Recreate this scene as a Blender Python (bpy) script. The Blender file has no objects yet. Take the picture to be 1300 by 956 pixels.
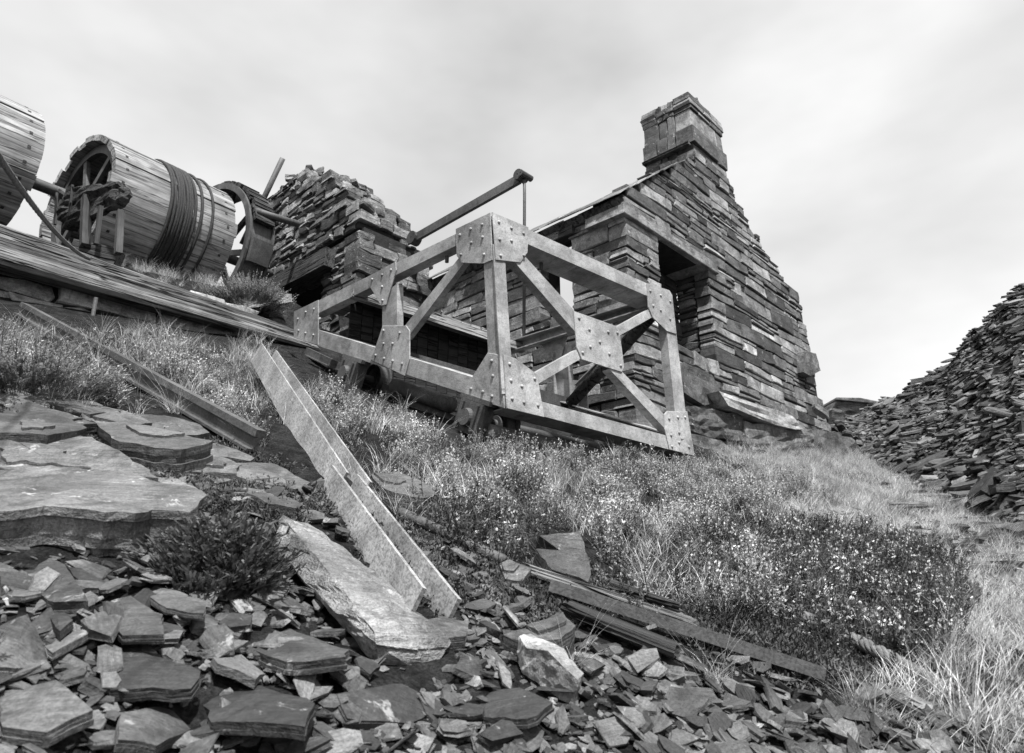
import bpy, bmesh, math, random
import numpy as np
from mathutils import Vector, Matrix, noise

# ------------------------------------------------------------------ camera, sky, sun, exposure
scene = bpy.context.scene
FPX, PITCH = 867.0, math.radians(19.6)
_c, _s = 0.7237, 0.6901
_n = math.hypot(_c, _s); _c /= _n; _s /= _n
CF = Vector((_c*math.cos(PITCH), _s*math.cos(PITCH), math.sin(PITCH)))
CR = Vector((_s, -_c, 0))
CU = Vector((-_c*math.sin(PITCH), -_s*math.sin(PITCH), math.cos(PITCH)))
cam = bpy.data.cameras.new('camera'); camo = bpy.data.objects.new('camera', cam)
scene.collection.objects.link(camo); scene.camera = camo
cam.sensor_width = 36; cam.lens = 36*FPX/1300; cam.shift_y = -45/1300
cam.clip_start = 0.05; cam.clip_end = 3000
camo.matrix_world = Matrix((CR, CU, -CF)).transposed().to_4x4()
cam.dof.use_dof = True; cam.dof.focus_distance = 5.6; cam.dof.aperture_fstop = 5.6

SUN_DIR = Vector((-0.50, -0.87, 0)).normalized()*math.cos(math.radians(60)) + Vector((0, 0, math.sin(math.radians(60))))
w = bpy.data.worlds.new('World'); scene.world = w; w.use_nodes = True
nt = w.node_tree; nt.nodes.clear()
out = nt.nodes.new('ShaderNodeOutputWorld'); bg = nt.nodes.new('ShaderNodeBackground')
sky = nt.nodes.new('ShaderNodeTexSky'); sky.sky_type = 'NISHITA'; sky.sun_disc = False
sky.sun_elevation = math.asin(SUN_DIR.z); sky.sun_rotation = math.atan2(SUN_DIR.x, SUN_DIR.y)
bw = nt.nodes.new('ShaderNodeRGBToBW')
tc = nt.nodes.new('ShaderNodeTexCoord'); mp = nt.nodes.new('ShaderNodeMapping')
mp.inputs['Scale'].default_value = (1.0, 1.0, 2.2); mp.inputs['Location'].default_value = (0.35, 0.2, 0.1)
cl = nt.nodes.new('ShaderNodeTexNoise'); cl.inputs['Scale'].default_value = 1.5; cl.inputs['Detail'].default_value = 5; cl.inputs['Roughness'].default_value = 0.5
cr = nt.nodes.new('ShaderNodeMapRange'); cr.inputs['From Min'].default_value = 0.32; cr.inputs['From Max'].default_value = 0.68
cr.inputs['To Min'].default_value = 4.0; cr.inputs['To Max'].default_value = 7.3
mx = nt.nodes.new('ShaderNodeMix'); mx.data_type = 'FLOAT'; mx.inputs[0].default_value = 0.72   # thin even cloud veil over the blue
L = nt.links.new
L(sky.outputs[0], bw.inputs[0]); L(tc.outputs['Generated'], mp.inputs[0]); L(mp.outputs[0], cl.inputs['Vector']); L(cl.outputs['Fac'], cr.inputs['Value'])
L(bw.outputs[0], mx.inputs[2]); L(cr.outputs[0], mx.inputs[3]); L(mx.outputs[0], bg.inputs['Color'])
bg.inputs['Strength'].default_value = 0.1
L(bg.outputs[0], out.inputs['Surface'])
sl = bpy.data.lights.new('sun', 'SUN'); sl.energy = 5.0; sl.angle = math.radians(2.5); sl.color = (1, 1, 1)
so = bpy.data.objects.new('sun', sl); scene.collection.objects.link(so)
so.rotation_euler = SUN_DIR.to_track_quat('Z', 'Y').to_euler()
vs = scene.view_settings; vs.view_transform = 'Standard'; vs.look = 'None'; vs.exposure = 0.9; vs.gamma = 1; vs.use_curve_mapping = False

# ------------------------------------------------------------------ helpers
def ray(u, v): return CF + CR*((u-650)/FPX) - CU*((v-433)/FPX)
def at(u, v, t): return ray(u, v)*t                       # point at a distance
def hit(u, v, p, n):                                       # point of a real plane seen at a photo position
    r = ray(u, v); return r*(p.dot(n)/r.dot(n))
def hita(u, v, a): return hit(u, v, Vector((a, 0, 0)), Vector((1, 0, 0)))
def hitb(u, v, b): return hit(u, v, Vector((0, b, 0)), Vector((0, 1, 0)))
def proj(p):
    d = p.dot(CF); return 650+FPX*p.dot(CR)/d, 433-FPX*p.dot(CU)/d, d
def softclip(x, x0, k): return x if x < x0 else x0+k*(1-math.exp(-(x-x0)/k))
def sst(x, e0, e1):
    t = min(1, max(0, (x-e0)/(e1-e0))); return t*t*(3-2*t)
def G(a, b, rough=True):                                   # height of the hillside
    be = softclip(b, 9.4, 0.7); be = -softclip(-be, 9, 8)
    ae = softclip(a, 16, 4); ae = -softclip(-ae, 9, 8)
    z = -1.07+0.1*ae+0.45*be
    z += 0.6*sst(b, 8.35, 9.9)*(1-sst(a, 5.0, 5.8))       # platform of the winding drums
    z -= 0.35*sst(a, 5.6, 6.4)*(1-sst(a, 6.9, 7.3))*sst(b, 5.2, 6.0)   # trench beside the house
    z -= 0.13*sst(a, 3.7, 4.1)*(1-sst(a, 6.5, 6.9))*sst(b, 3.55, 3.95)*(1-sst(b, 7.4, 8.2))   # worn track bed under the carriage
    if rough:
        z += 0.05*noise.noise(Vector((a*1.1, b*1.1, 3.1)))+0.022*noise.noise(Vector((a*4, b*4, 7.7)))
    return z
def ground_at(u, v):
    r = ray(u, v); t = 0.6
    for _ in range(4000):
        p = r*t
        if p.z < G(p.x, p.y): return p, t
        t += 0.01+0.002*t
        if t > 60: break
    return r*12, 12

WM = {}                                                    # world matrix of every object made here
def link(o, parent, M):
    scene.collection.objects.link(o)
    if parent is not None:
        o.parent = parent; o.matrix_parent_inverse = WM[parent].inverted()
    o.matrix_basis = M; WM[o] = M
    return o
def tag(o, label=None, cat=None, group=None, kind=None):
    if label: o['label'] = label
    if cat: o['category'] = cat
    if group: o['group'] = group
    if kind: o['kind'] = kind
    return o
def empty(name, loc, label, cat, group=None):
    o = bpy.data.objects.new(name, None); o.empty_display_size = 0.1
    link(o, None, Matrix.Translation(Vector(loc))); return tag(o, label, cat, group)
def mesh(name, verts, faces, mat, smooth=False):
    me = bpy.data.meshes.new(name); me.from_pydata([tuple(v) for v in verts], [], faces)
    for m in (mat if isinstance(mat, (list, tuple)) else [mat]): me.materials.append(m)
    if smooth: me.polygons.foreach_set('use_smooth', [True]*len(me.polygons))
    me.update(); return me
def add(name, verts, faces, mat, parent=None, M=None, smooth=False, center=True, **tg):
    """verts are in world space when M is None, else local to M"""
    if M is None:
        vs_ = [Vector(v) for v in verts]
        c = sum(vs_, Vector())/len(vs_) if center else Vector()
        M = Matrix.Translation(c); verts = [v-c for v in vs_]
    o = bpy.data.objects.new(name, mesh(name, verts, faces, mat, smooth)); link(o, parent, M)
    return tag(o, **tg)
def frame_mat(o, x, up=(0, 0, 1)):
    x = Vector(x).normalized(); y = Vector(up).cross(x)
    if y.length < 1e-4: y = Vector((0, 1, 0)).cross(x)
    y.normalize(); z = x.cross(y)
    M = Matrix((x, y, z)).transposed().to_4x4(); M.translation = o; return M
BOXF = [(0, 3, 2, 1), (4, 5, 6, 7), (0, 1, 5, 4), (1, 2, 6, 5), (2, 3, 7, 6), (3, 0, 4, 7)]
def boxv(x0, x1, y0, y1, z0, z1):
    return [Vector(v) for v in ((x0, y0, z0), (x1, y0, z0), (x1, y1, z0), (x0, y1, z0), (x0, y0, z1), (x1, y0, z1), (x1, y1, z1), (x0, y1, z1))]
class MB:
    def __init__(s): s.v = []; s.f = []
    def put(s, v, f):
        n = len(s.v); s.v += list(v); s.f += [tuple(i+n for i in q) for q in f]; return s
    def box(s, *a): return s.put(boxv(*a), BOXF)
    def prism(s, ring, off):                                # closed ring extruded by a vector
        n = len(ring); v = list(ring)+[p+off for p in ring]
        f = [tuple(range(n))[::-1], tuple(range(n, 2*n))]+[(i, (i+1) % n, n+(i+1) % n, n+i) for i in range(n)]
        return s.put(v, f)
    def tube(s, pts, r, n=8, cap=True):
        pts = [Vector(p) for p in pts]; vs_ = []; up = Vector((0.13, 0.21, 0.97)); k = len(pts)
        rr = r if isinstance(r, (list, tuple)) else [r]*k
        for i, p in enumerate(pts):
            d = (pts[min(i+1, k-1)]-pts[max(i-1, 0)]).normalized()
            x = up.cross(d)
            if x.length < 1e-3: x = Vector((1, 0, 0)).cross(d)
            x.normalize(); y = d.cross(x)
            for j in range(n):
                an = 2*math.pi*j/n; vs_.append(p+(x*math.cos(an)+y*math.sin(an))*rr[i])
        f = [(i*n+j, i*n+(j+1) % n, (i+1)*n+(j+1) % n, (i+1)*n+j) for i in range(k-1) for j in range(n)]
        if cap: f += [tuple(range(n))[::-1], tuple(range((k-1)*n, k*n))]
        return s.put(vs_, f)
    def lathe(s, prof, axis_o, n=40, closed=True):          # prof: (x along a, radius)
        vs_ = [axis_o+Vector((x, math.cos(2*math.pi*j/n)*r, math.sin(2*math.pi*j/n)*r)) for x, r in prof for j in range(n)]
        m = len(prof); rows = m if closed else m-1
        f = [(i*n+j, i*n+(j+1) % n, ((i+1) % m)*n+(j+1) % n, ((i+1) % m)*n+j) for i in range(rows) for j in range(n)]
        return s.put(vs_, f)
    def add(s, name, mat, parent=None, M=None, smooth=False, **tg): return add(name, s.v, s.f, mat, parent, M, smooth, **tg)

# ------------------------------------------------------------------ materials (grey: the photograph is black and white)
def newmat(name, rough=0.8, spec=0.3):
    m = bpy.data.materials.new(name); m.use_nodes = True; b = m.node_tree.nodes['Principled BSDF']
    b.inputs['Roughness'].default_value = rough; b.inputs['Specular IOR Level'].default_value = spec
    return m, m.node_tree, b
class N:
    def __init__(s, nt): s.nt = nt
    def node(s, t, **kw):
        n = s.nt.nodes.new(t)
        for k, v in kw.items(): setattr(n, k, v)
        return n
    def link(s, a, b): s.nt.links.new(a, b)
    def setv(s, sock, v):
        if hasattr(v, 'links') or hasattr(v, 'is_linked'): s.link(v, sock)
        else: sock.default_value = v
    def math(s, op, a, b=0.0, c=None):
        n = s.node('ShaderNodeMath', operation=op); s.setv(n.inputs[0], a); s.setv(n.inputs[1], b)
        if c is not None: s.setv(n.inputs[2], c)
        return n.outputs[0]
    def mixf(s, f, a, b):
        n = s.node('ShaderNodeMix', data_type='FLOAT'); s.setv(n.inputs[0], f); s.setv(n.inputs[2], a); s.setv(n.inputs[3], b); return n.outputs[0]
    def ramp(s, x, lo, hi, a=0.0, b=1.0):
        n = s.node('ShaderNodeMapRange', interpolation_type='SMOOTHSTEP'); s.setv(n.inputs[0], x)
        n.inputs[1].default_value = lo; n.inputs[2].default_value = hi; n.inputs[3].default_value = a; n.inputs[4].default_value = b; return n.outputs[0]
    def coord(s, scale=(1, 1, 1), kind='Object', off=None):
        t = s.node('ShaderNodeTexCoord'); m = s.node('ShaderNodeMapping'); s.link(t.outputs[kind], m.inputs[0]); m.inputs['Scale'].default_value = scale
        if off is not None:
            c = s.node('ShaderNodeCombineXYZ'); [s.link(off, c.inputs[i]) for i in range(3)]; s.link(c.outputs[0], m.inputs['Location'])
        return m.outputs[0]
    def noise(s, vec, scale, detail=4, rough=0.55, dist=0.0):
        n = s.node('ShaderNodeTexNoise'); s.link(vec, n.inputs['Vector']); n.inputs['Scale'].default_value = scale
        n.inputs['Detail'].default_value = detail; n.inputs['Roughness'].default_value = rough; n.inputs['Distortion'].default_value = dist; return n.outputs['Fac']
    def rnd(s): return s.node('ShaderNodeObjectInfo').outputs['Random']
    def bump(s, h, dist, strength=1.0, prev=None):
        n = s.node('ShaderNodeBump'); n.inputs['Distance'].default_value = dist; n.inputs['Strength'].default_value = strength; s.link(h, n.inputs['Height'])
        if prev is not None: s.link(prev, n.inputs['Normal'])
        return n.outputs[0]
def mat_slate(name, lo, hi, lichen=0.35, layer=26, bumpd=0.02, curve=1.0):
    m, t, b = newmat(name, 0.72, 0.35); n = N(t); r = n.math('FRACT', n.math('ADD', n.rnd(), n.node('ShaderNodeNewGeometry').outputs['Random Per Island'])); off = n.math('MULTIPLY', r, 37.0)
    base = n.mixf(n.math('POWER', r, curve), lo, hi)
    c1 = n.coord((1, 1, 1), off=off); lay = n.coord((1.6, 1.6, layer), off=off)
    big = n.noise(c1, 3.0, 5, 0.6); fine = n.noise(c1, 38, 5, 0.7); lam = n.noise(lay, 1.6, 5, 0.62, 0.4)
    col = n.math('MULTIPLY', base, n.ramp(big, 0.3, 0.72, 0.55, 1.35))
    col = n.math('MULTIPLY', col, n.ramp(lam, 0.3, 0.7, 0.88, 1.1))
    col = n.math('MULTIPLY', col, n.ramp(fine, 0.25, 0.75, 0.75, 1.2))
    gr2 = n.noise(c1, 130, 3, 0.75); col = n.math('MULTIPLY', col, n.ramp(gr2, 0.3, 0.7, 0.7, 1.28))
    scr = n.noise(n.coord((2.5, 34, 8), off=off), 3.0, 4, 0.65, 0.8); col = n.math('MULTIPLY', col, n.ramp(scr, 0.35, 0.62, 0.78, 1.12))
    dirt = n.ramp(n.noise(c1, 5.5, 7, 0.7, 0.8), 0.48, 0.62); col = n.math('MULTIPLY', col, n.mixf(dirt, 1.08, 0.6))
    spot = n.math('MULTIPLY', n.ramp(n.noise(c1, 6.5, 6, 0.68, 0.6), 0.60, 0.67), n.ramp(n.noise(c1, 45, 3, 0.6), 0.42, 0.55))
    col = n.mixf(n.math('MULTIPLY', spot, lichen), col, 0.5)
    t.links.new(col, b.inputs['Base Color'])
    h = n.math('ADD', n.math('MULTIPLY', lam, 0.8), n.math('MULTIPLY', fine, 0.45)); h = n.math('ADD', h, n.math('ADD', n.math('MULTIPLY', big, 0.8), n.math('MULTIPLY', scr, 0.5))); h = n.math('ADD', h, n.math('MULTIPLY', gr2, 0.2))
    t.links.new(n.bump(h, bumpd, 0.9), b.inputs['Normal']); return m
def mat_wood(name, lo, hi, grain=26, bumpd=0.02, crack=0.75):
    m, t, b = newmat(name, 0.85, 0.2); n = N(t); r = n.rnd(); off = n.math('MULTIPLY', r, 53.0)
    base = n.mixf(r, lo, hi); g = n.coord((0.9, grain, grain), off=off); c1 = n.coord((1, 1, 1), off=off)
    gr = n.noise(g, 1.3, 6, 0.7, 0.35); ck = n.noise(n.coord((0.55, grain*0.6, grain*0.6), off=off), 1.0, 3, 0.5, 0.5); big = n.noise(c1, 3.2, 4)
    crk = n.ramp(n.math('ABSOLUTE', n.math('SUBTRACT', ck, 0.5)), 0.0, 0.035, 0, 1)
    col = n.math('MULTIPLY', n.math('MULTIPLY', base, n.ramp(gr, 0.28, 0.72, 0.5, 1.35)), n.ramp(big, 0.3, 0.7, 0.75, 1.2))
    col = n.math('MULTIPLY', col, n.mixf(crk, 1-crack, 1.0))
    t.links.new(col, b.inputs['Base Color'])
    h = n.math('ADD', n.math('MULTIPLY', gr, 0.6), crk); t.links.new(n.bump(h, bumpd, 0.9), b.inputs['Normal']); return m
def mat_steel(name, base, rust=0.5, speck=0.6):
    m, t, b = newmat(name, 0.62, 0.4); n = N(t); c1 = n.coord((1, 1, 1), off=n.math('MULTIPLY', n.rnd(), 17.0))
    big = n.noise(c1, 2.6, 5, 0.6); sp = n.noise(c1, 75, 3, 0.6); st = n.noise(n.coord((9, 9, 1.2)), 2.0, 5, 0.6)
    col = n.math('MULTIPLY', base, n.ramp(big, 0.32, 0.68, 0.6, 1.25))
    col = n.math('MULTIPLY', col, n.ramp(st, 0.3, 0.7, 0.82, 1.1))
    col = n.math('MULTIPLY', col, n.ramp(sp, 0.36, 0.56, 1-speck*0.6, 1.06))
    ru = n.math('MULTIPLY', n.ramp(n.noise(c1, 6.0, 8, 0.75, 0.5), 0.52, 0.68), rust)
    sk = n.ramp(n.noise(n.coord((16, 16, 0.7), 'Generated'), 2.2, 5, 0.7), 0.52, 0.66, 1.0, 0.62); col = n.math('MULTIPLY', col, sk)
    col = n.mixf(ru, col, base*0.3)
    t.links.new(col, b.inputs['Base Color'])
    h = n.math('ADD', n.math('MULTIPLY', sp, 0.5), n.math('MULTIPLY', big, 0.6)); t.links.new(n.bump(h, 0.006, 0.8), b.inputs['Normal']); return m
def mat_plain(name, col, var=0.5, scale=12, rough=0.85):
    m, t, b = newmat(name, rough, 0.25); n = N(t); c = n.coord((1, 1, 1))
    v = n.math('MULTIPLY', col, n.ramp(n.noise(c, scale, 5, 0.65), 0.25, 0.75, 1-var, 1+var)); t.links.new(v, b.inputs['Base Color'])
    t.links.new(n.bump(n.noise(c, scale*3, 5, 0.7), 0.015, 0.8), b.inputs['Normal']); return m
def mat_leaf(name, col, var=0.5, trans=0.25):
    m, t, b = newmat(name, 0.7, 0.2); n = N(t); c = n.coord((1, 1, 1))
    v = n.math('MULTIPLY', col, n.ramp(n.noise(c, 3.2, 4, 0.65), 0.32, 0.68, 1-var, 1+var))
    v = n.math('MULTIPLY', v, n.ramp(n.noise(c, 60.0, 1, 0.5), 0.3, 0.7, 0.7, 1.3)); t.links.new(v, b.inputs['Base Color'])
    tr = n.node('ShaderNodeBsdfTranslucent'); t.links.new(v, tr.inputs[0]); ms = n.node('ShaderNodeMixShader'); ms.inputs[0].default_value = trans
    t.links.new(b.outputs[0], ms.inputs[1]); t.links.new(tr.outputs[0], ms.inputs[2]); t.links.new(ms.outputs[0], t.nodes['Material Output'].inputs['Surface']); return m
M_wall = mat_slate('slate_masonry', 0.045, 0.26, 0.6, 7, 0.018, 1.5)
M_wall_pale = mat_slate('slate_masonry_pale', 0.22, 0.38, 0.3, 6, 0.012)
M_ruin = mat_slate('slate_rubble_masonry', 0.05, 0.26, 0.9, 14, 0.03, 1.4)
M_tip = mat_slate('slate_waste', 0.025, 0.18, 0.35, 20, 0.02, 1.5)
M_rock = mat_slate('slate_block', 0.06, 0.12, 0.5, 30, 0.02)
M_rock_pale = mat_slate('slate_block_pale', 0.17, 0.22, 0.9, 10, 0.03)
M_chip = mat_slate('slate_chips', 0.03, 0.14, 0.4, 18, 0.012, 1.3)
M_mortar = mat_plain('earth_mortar', 0.018, 0.5, 9)
M_soil, _t, _b = newmat('soil', 0.95, 0.1); _n2 = N(_t); _c1 = _n2.coord()
_vo = _n2.node('ShaderNodeTexVoronoi'); _t.links.new(_c1, _vo.inputs['Vector']); _vo.inputs['Scale'].default_value = 34
_f1, _f2 = _n2.noise(_c1, 9, 6, .7), _n2.noise(_c1, 90, 4, .7)
_t.links.new(_n2.math('MULTIPLY', _n2.math('MULTIPLY', 0.026, _n2.ramp(_f1, .3, .7, .35, 1.7)), _n2.ramp(_f2, .3, .7, .5, 1.6)), _b.inputs['Base Color'])
_t.links.new(_n2.bump(_n2.math('ADD', _n2.math('MULTIPLY', _f1, 1.5), _n2.math('SUBTRACT', _f2, _vo.outputs['Distance'])), 0.04, 1.0), _b.inputs['Normal'])
M_steel = mat_steel('weathered_steel', 0.32, 0.7, .3)
M_steel_d = mat_steel('dark_steel', 0.06, 0.5)
M_channel = mat_steel('pitted_channel_steel', 0.30, 0.45, .7)
M_rust = mat_steel('rusty_iron', 0.085, 0.6)
M_rope = mat_plain('wire_rope_steel', 0.03, 0.5, 40, 0.6)
M_ropep = mat_plain('pale_wire_rope', 0.15, 0.4, 40, 0.6)
M_drum = mat_wood('drum_timber', 0.20, 0.33, 16, 0.012, 0.5)
M_beam = mat_wood('old_beam_timber', 0.12, 0.18, 20, 0.04, 0.85)
M_deckw = mat_wood('deck_timber', 0.16, 0.26, 22, 0.02)
M_rot = mat_wood('rotten_timber', 0.035, 0.07, 18, 0.05)
M_flower = mat_leaf('heather_flower', 0.42, 0.5, 0.25)
M_leaf = mat_leaf('heather_leaf', 0.085, 0.75, 0.25)
M_tipl = mat_leaf('heather_shoot', 0.24, 0.75, 0.3)
M_leafm = mat_leaf('shrub_leaf', 0.09, 0.5, 0.25)
M_grass = mat_leaf('dry_grass', 0.42, 0.5, 0.3)
M_moss = mat_leaf('moss', 0.07, 0.6, 0.1)

# ------------------------------------------------------------------ stone makers
def hull(pts, cuts=0, amp=0.0, seed=0, layer=0.0, freq=3.0):
    bm = bmesh.new()
    for p in pts: bm.verts.new(p)
    r = bmesh.ops.convex_hull(bm, input=bm.verts)
    bmesh.ops.delete(bm, geom=[g for g in r['geom_interior'] if isinstance(g, bmesh.types.BMVert)], context='VERTS')
    bmesh.ops.dissolve_limit(bm, angle_limit=0.06, verts=bm.verts, edges=bm.edges)
    if cuts:
        bmesh.ops.triangulate(bm, faces=bm.faces)
        for _ in range(cuts):
            bmesh.ops.subdivide_edges(bm, edges=[e for e in bm.edges if e.calc_length() > amp*1.2], cuts=1, use_grid_fill=True)
            bmesh.ops.triangulate(bm, faces=[f for f in bm.faces if len(f.verts) > 3])
        sh = Vector((seed*3.7, seed*1.3, seed*2.1)); bm.normal_update()
        for v in bm.verts:
            q = v.co*freq+sh
            d = noise.fractal(q, 1.0, 2.0, 4)*amp
            d += amp*0.5*noise.noise(q*4)
            if layer: d += layer*(1-abs(v.normal.z))*(1 if math.sin(v.co.z*70+3*noise.noise(q))>0 else -1)
            v.co += v.normal*d
    bm.normal_update()
    vs_ = [v.co.copy() for v in bm.verts]; bm.verts.index_update(); fs = [tuple(v.index for v in f.verts) for f in bm.faces]; bm.free(); return vs_, fs
def slab_shape(lx, ly, lz, rng, n=8, rings=3, chip=0.16):
    """irregular split slate: polygon outline, broken layered edge; local, base z=0"""
    ang = [2*math.pi*(i+rng.uniform(-.32, .32))/n for i in range(n)]; sq = rng.uniform(0.3, 0.8)
    rad = []
    for an in ang:
        c, s_ = math.cos(an), math.sin(an); k = 1/max(abs(c), abs(s_)); rad.append((k*sq+(1-sq))*rng.uniform(1-chip*1.3, 1.0)*0.82)
    v = []; tilt = rng.uniform(-.12, .12)
    for k in range(rings):
        z = lz*k/(rings-1); off = (rng.uniform(-.05, .05), rng.uniform(-.05, .05))
        for i, an in enumerate(ang):
            q = rad[i]*(1-rng.uniform(0, chip*0.9))*(1 if k < rings-1 else 0.96)
            v.append(Vector((lx/2*(q*math.cos(an)+off[0]), ly/2*(q*math.sin(an)+off[1]), z+lz*(tilt*math.cos(an)+rng.uniform(-.08, .08)))))
    f = [tuple(range(n))[::-1], tuple(range((rings-1)*n, rings*n))]
    f += [(k*n+i, k*n+(i+1) % n, (k+1)*n+(i+1) % n, (k+1)*n+i) for k in range(rings-1) for i in range(n)]
    return v, f
def wall_stone(x0, x1, z0, z1, depth, proud, rng, rag=1.0):
    """stone of a wall: x along, y outward, z up; 8-point outline, chamfered broken front"""
    w_, h_ = x1-x0, z1-z0; jx = min(0.02, w_*0.06)*rag; jz = min(0.016, h_*0.12)*rag
    base = [(0, 0), (.5, 0), (1, 0), (1, .5), (1, 1), (.5, 1), (0, 1), (0, .5)]
    o = [(x0+px*w_+rng.uniform(-jx, jx), z0+pz*h_+rng.uniform(-jz, jz)) for px, pz in base]
    cx, cz = (x0+x1)/2, (z0+z1)/2; v = []; tx = rng.uniform(-.006, .006)*rag; tz = rng.uniform(-.009, .006)*rag
    for y, sh in ((-depth, 0), (proud-0.012*rng.uniform(.5, 1.3)*rag, 0), (proud, 1)):
        for (x, z) in o:
            if sh:
                x2 = x+(cx-x)*min(0.25, 0.008*rng.uniform(.3, 1.8)*rag/(w_/2)); z2 = z+(cz-z)*min(0.4, 0.008*rng.uniform(.3, 2.0)*rag/(h_/2))
                v.append(Vector((x2, y+tx*(x-cx)/w_*2+tz*(z-cz)/h_*2, z2)))
            else: v.append(Vector((x, y+(tx*(x-cx)/w_*2+tz*(z-cz)/h_*2 if y > -depth else 0), z)))
    f = [tuple(range(16, 24)), tuple(range(8))[::-1]]+[(k*8+i, k*8+(i+1) % 8, k*8+8+(i+1) % 8, k*8+8+i) for k in (0, 1) for i in range(8)]
    return v, f
def to_gable(b0): return lambda v: Vector((v.x, b0-v.y, v.z))      # wall facing -b, x runs along a
def to_side(a0): return lambda v: Vector((a0-v.y, v.x, v.z))       # wall facing -a, x runs along b
def build_wall(parent, mapf, spans, z0, z1, rng, hr, lr, mat, depth=0.22, name='stone', rag=1.0, keep=9999, gap=0.007, pale=0.0, quoin=None, proud=(0, .03), heights=None, wavy=0.0):
    """coursed stones; spans(zmid) gives the (lo, hi) runs of that course; small ones past `keep` are joined"""
    items = []; z = z0; ci = 0
    hs = heights if heights else []
    while z < z1-0.02:
        h = hs[ci] if ci < len(hs) else rng.uniform(*hr)*(1 if rng.random() > .25 else .55)
        if not heights: hs.append(h)
        for si, (lo, hi) in enumerate(spans(z+h/2, ci)):
            x = lo
            while x < hi-0.03:
                w_ = rng.uniform(*lr)*(1.15 if h > (hr[0]+hr[1])/2 else .9)
                if hi-(x+w_) < lr[0]*0.6: w_ = hi-x
                w_ = min(w_, hi-x)
                d = depth
                if quoin and x == lo and si == 0: d = quoin[ci % 2]
                cells = [(x, x+w_, z, z+h)]
                if h > .13 and rng.random() < .5:      # stones of different thickness fill one course
                    zz = z+h*rng.uniform(.28, .72); xm = x+w_*rng.uniform(.3, .7)
                    cells = [(x, x+w_, z, zz), (x, x+w_, zz, z+h)] if rng.random() < .45 or w_ < .4 else ([(x, xm, z, zz), (xm, x+w_, z, zz), (x, x+w_, zz, z+h)] if rng.random() < .5 else [(x, x+w_, z, zz), (x, xm, zz, z+h), (xm, x+w_, zz, z+h)])
                for (xa, xb, za, zb) in cells:
                    v_, f_ = wall_stone(xa+gap*.5, xb-gap*.5, za+gap*.5, zb-gap*.5, d, rng.uniform(*proud), rng, rag)
                    rt = rng.gauss(0, .010)*rag; cx_, cz_ = (xa+xb)/2, (za+zb)/2
                    for p_ in v_:
                        p_.z += rt*(p_.x-cx_)+wavy*noise.noise(Vector((p_.x*.7, p_.z*1.1, 8)))
                    items.append(((xb-xa)*(zb-za), (v_, f_)))
                x += w_
        z += h; ci += 1
    items.sort(key=lambda q: -q[0]); rest = MB()
    for i, (_, (v, f)) in enumerate(items):
        v = [mapf(p) for p in v]
        if i < keep:
            add(name, v, f, M_wall_pale if (mat is M_wall and rng.random() < pale) else mat, parent)
        else: rest.put(v, f)
    if rest.v: rest.add('small_stones', mat, parent, kind='stuff')
    return hs

# ------------------------------------------------------------------ the hillside
def grid_axis(lo, hi, n0, n1, step):
    mid = list(np.arange(lo, hi, step)); a_ = []; d = step; x = lo
    while x > n0: d *= 1.22; x -= d; a_.append(x)
    b_ = []; d = step; x = mid[-1]
    while x < n1: d *= 1.22; x += d; b_.append(x)
    return a_[::-1]+mid+b_
GA = grid_axis(-1.5, 15, -900, 900, 0.085); GB = grid_axis(-2.5, 12, -900, 900, 0.085)
gv = [(a, b, G(a, b)) for b in GB for a in GA]; na = len(GA)
gf = [(j*na+i, j*na+i+1, (j+1)*na+i+1, (j+1)*na+i) for j in range(len(GB)-1) for i in range(na-1)]
add('ground', gv, gf, M_soil, None, Matrix.Identity(4), smooth=True, kind='structure', label='dark stony soil of the hillside under the heather')
# ------------------------------------------------------------------ incline carriage: riveted steel wedge frame
PE, NE = Vector((4.05, 4.04, 1.45)), Vector((0.15, 1, 0)).normalized()          # plane of the lower end
TL, BL = hit(623.7, 269.4, PE, NE), hit(642.3, 518, PE, NE)
NL = (TL-BL).cross(Vector((0, 1, 0))).normalized()
if NL.x > 0: NL = -NL                                                            # left side plane, normal to -a
NEo = -NE
car = empty('incline_carriage', (BL.x, BL.y, G(BL.x, BL.y)), 'wedge-shaped riveted steel carriage frame standing on the slope before the house', 'carriage')
def pe(u, v): return hit(u, v, PE, NE)
def pl(u, v): return hit(u, v, TL, NL)
def plate(name, pts, nrm, thick, mat, parent, out=0.0, rivets=None, rr=0.017):
    c = sum(pts, Vector())/len(pts)
    M = frame_mat(c, (pts[1]-pts[0]), nrm); Mi = M.inverted()
    b = MB(); ring = [Mi @ (p+nrm*out) for p in pts]; zin = Mi.to_3x3() @ nrm
    n = len(ring); rin = [p+(Vector()-p)*min(.2, .004/max(.02, p.length)) for p in ring]
    v = [p-zin*thick for p in ring]+[p-zin*0.003 for p in ring]+rin
    f = [tuple(range(n))[::-1], tuple(range(2*n, 3*n))]+[(k*n+i, k*n+(i+1) % n, k*n+n+(i+1) % n, k*n+n+i) for k in (0, 1) for i in range(n)]
    o = add(name, v, f, mat, parent, M)
    if rivets:
        rb = MB()
        for p in rivets:
            q = Mi @ (p+nrm*out); x = Vector((1, 0, 0)); z = zin.normalized(); y = z.cross(x).normalized(); x = y.cross(z); vs_ = []; m = 9
            for rad, hz in ((1, 0), (.94, .38), (.62, .72)):
                vs_ += [q+(x*math.cos(2*math.pi*j/m)+y*math.sin(2*math.pi*j/m))*rr*rad+z*rr*hz for j in range(m)]
            vs_.append(q+z*rr*.82)
            rb.put(vs_, [(k*m+j, k*m+(j+1) % m, k*m+m+(j+1) % m, k*m+m+j) for k in (0, 1) for j in range(m)]+[(2*m+j, 2*m+(j+1) % m, 3*m) for j in range(m)])
        rb.add('rivets', mat, o, M, kind='stuff', smooth=True)
    return o
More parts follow.
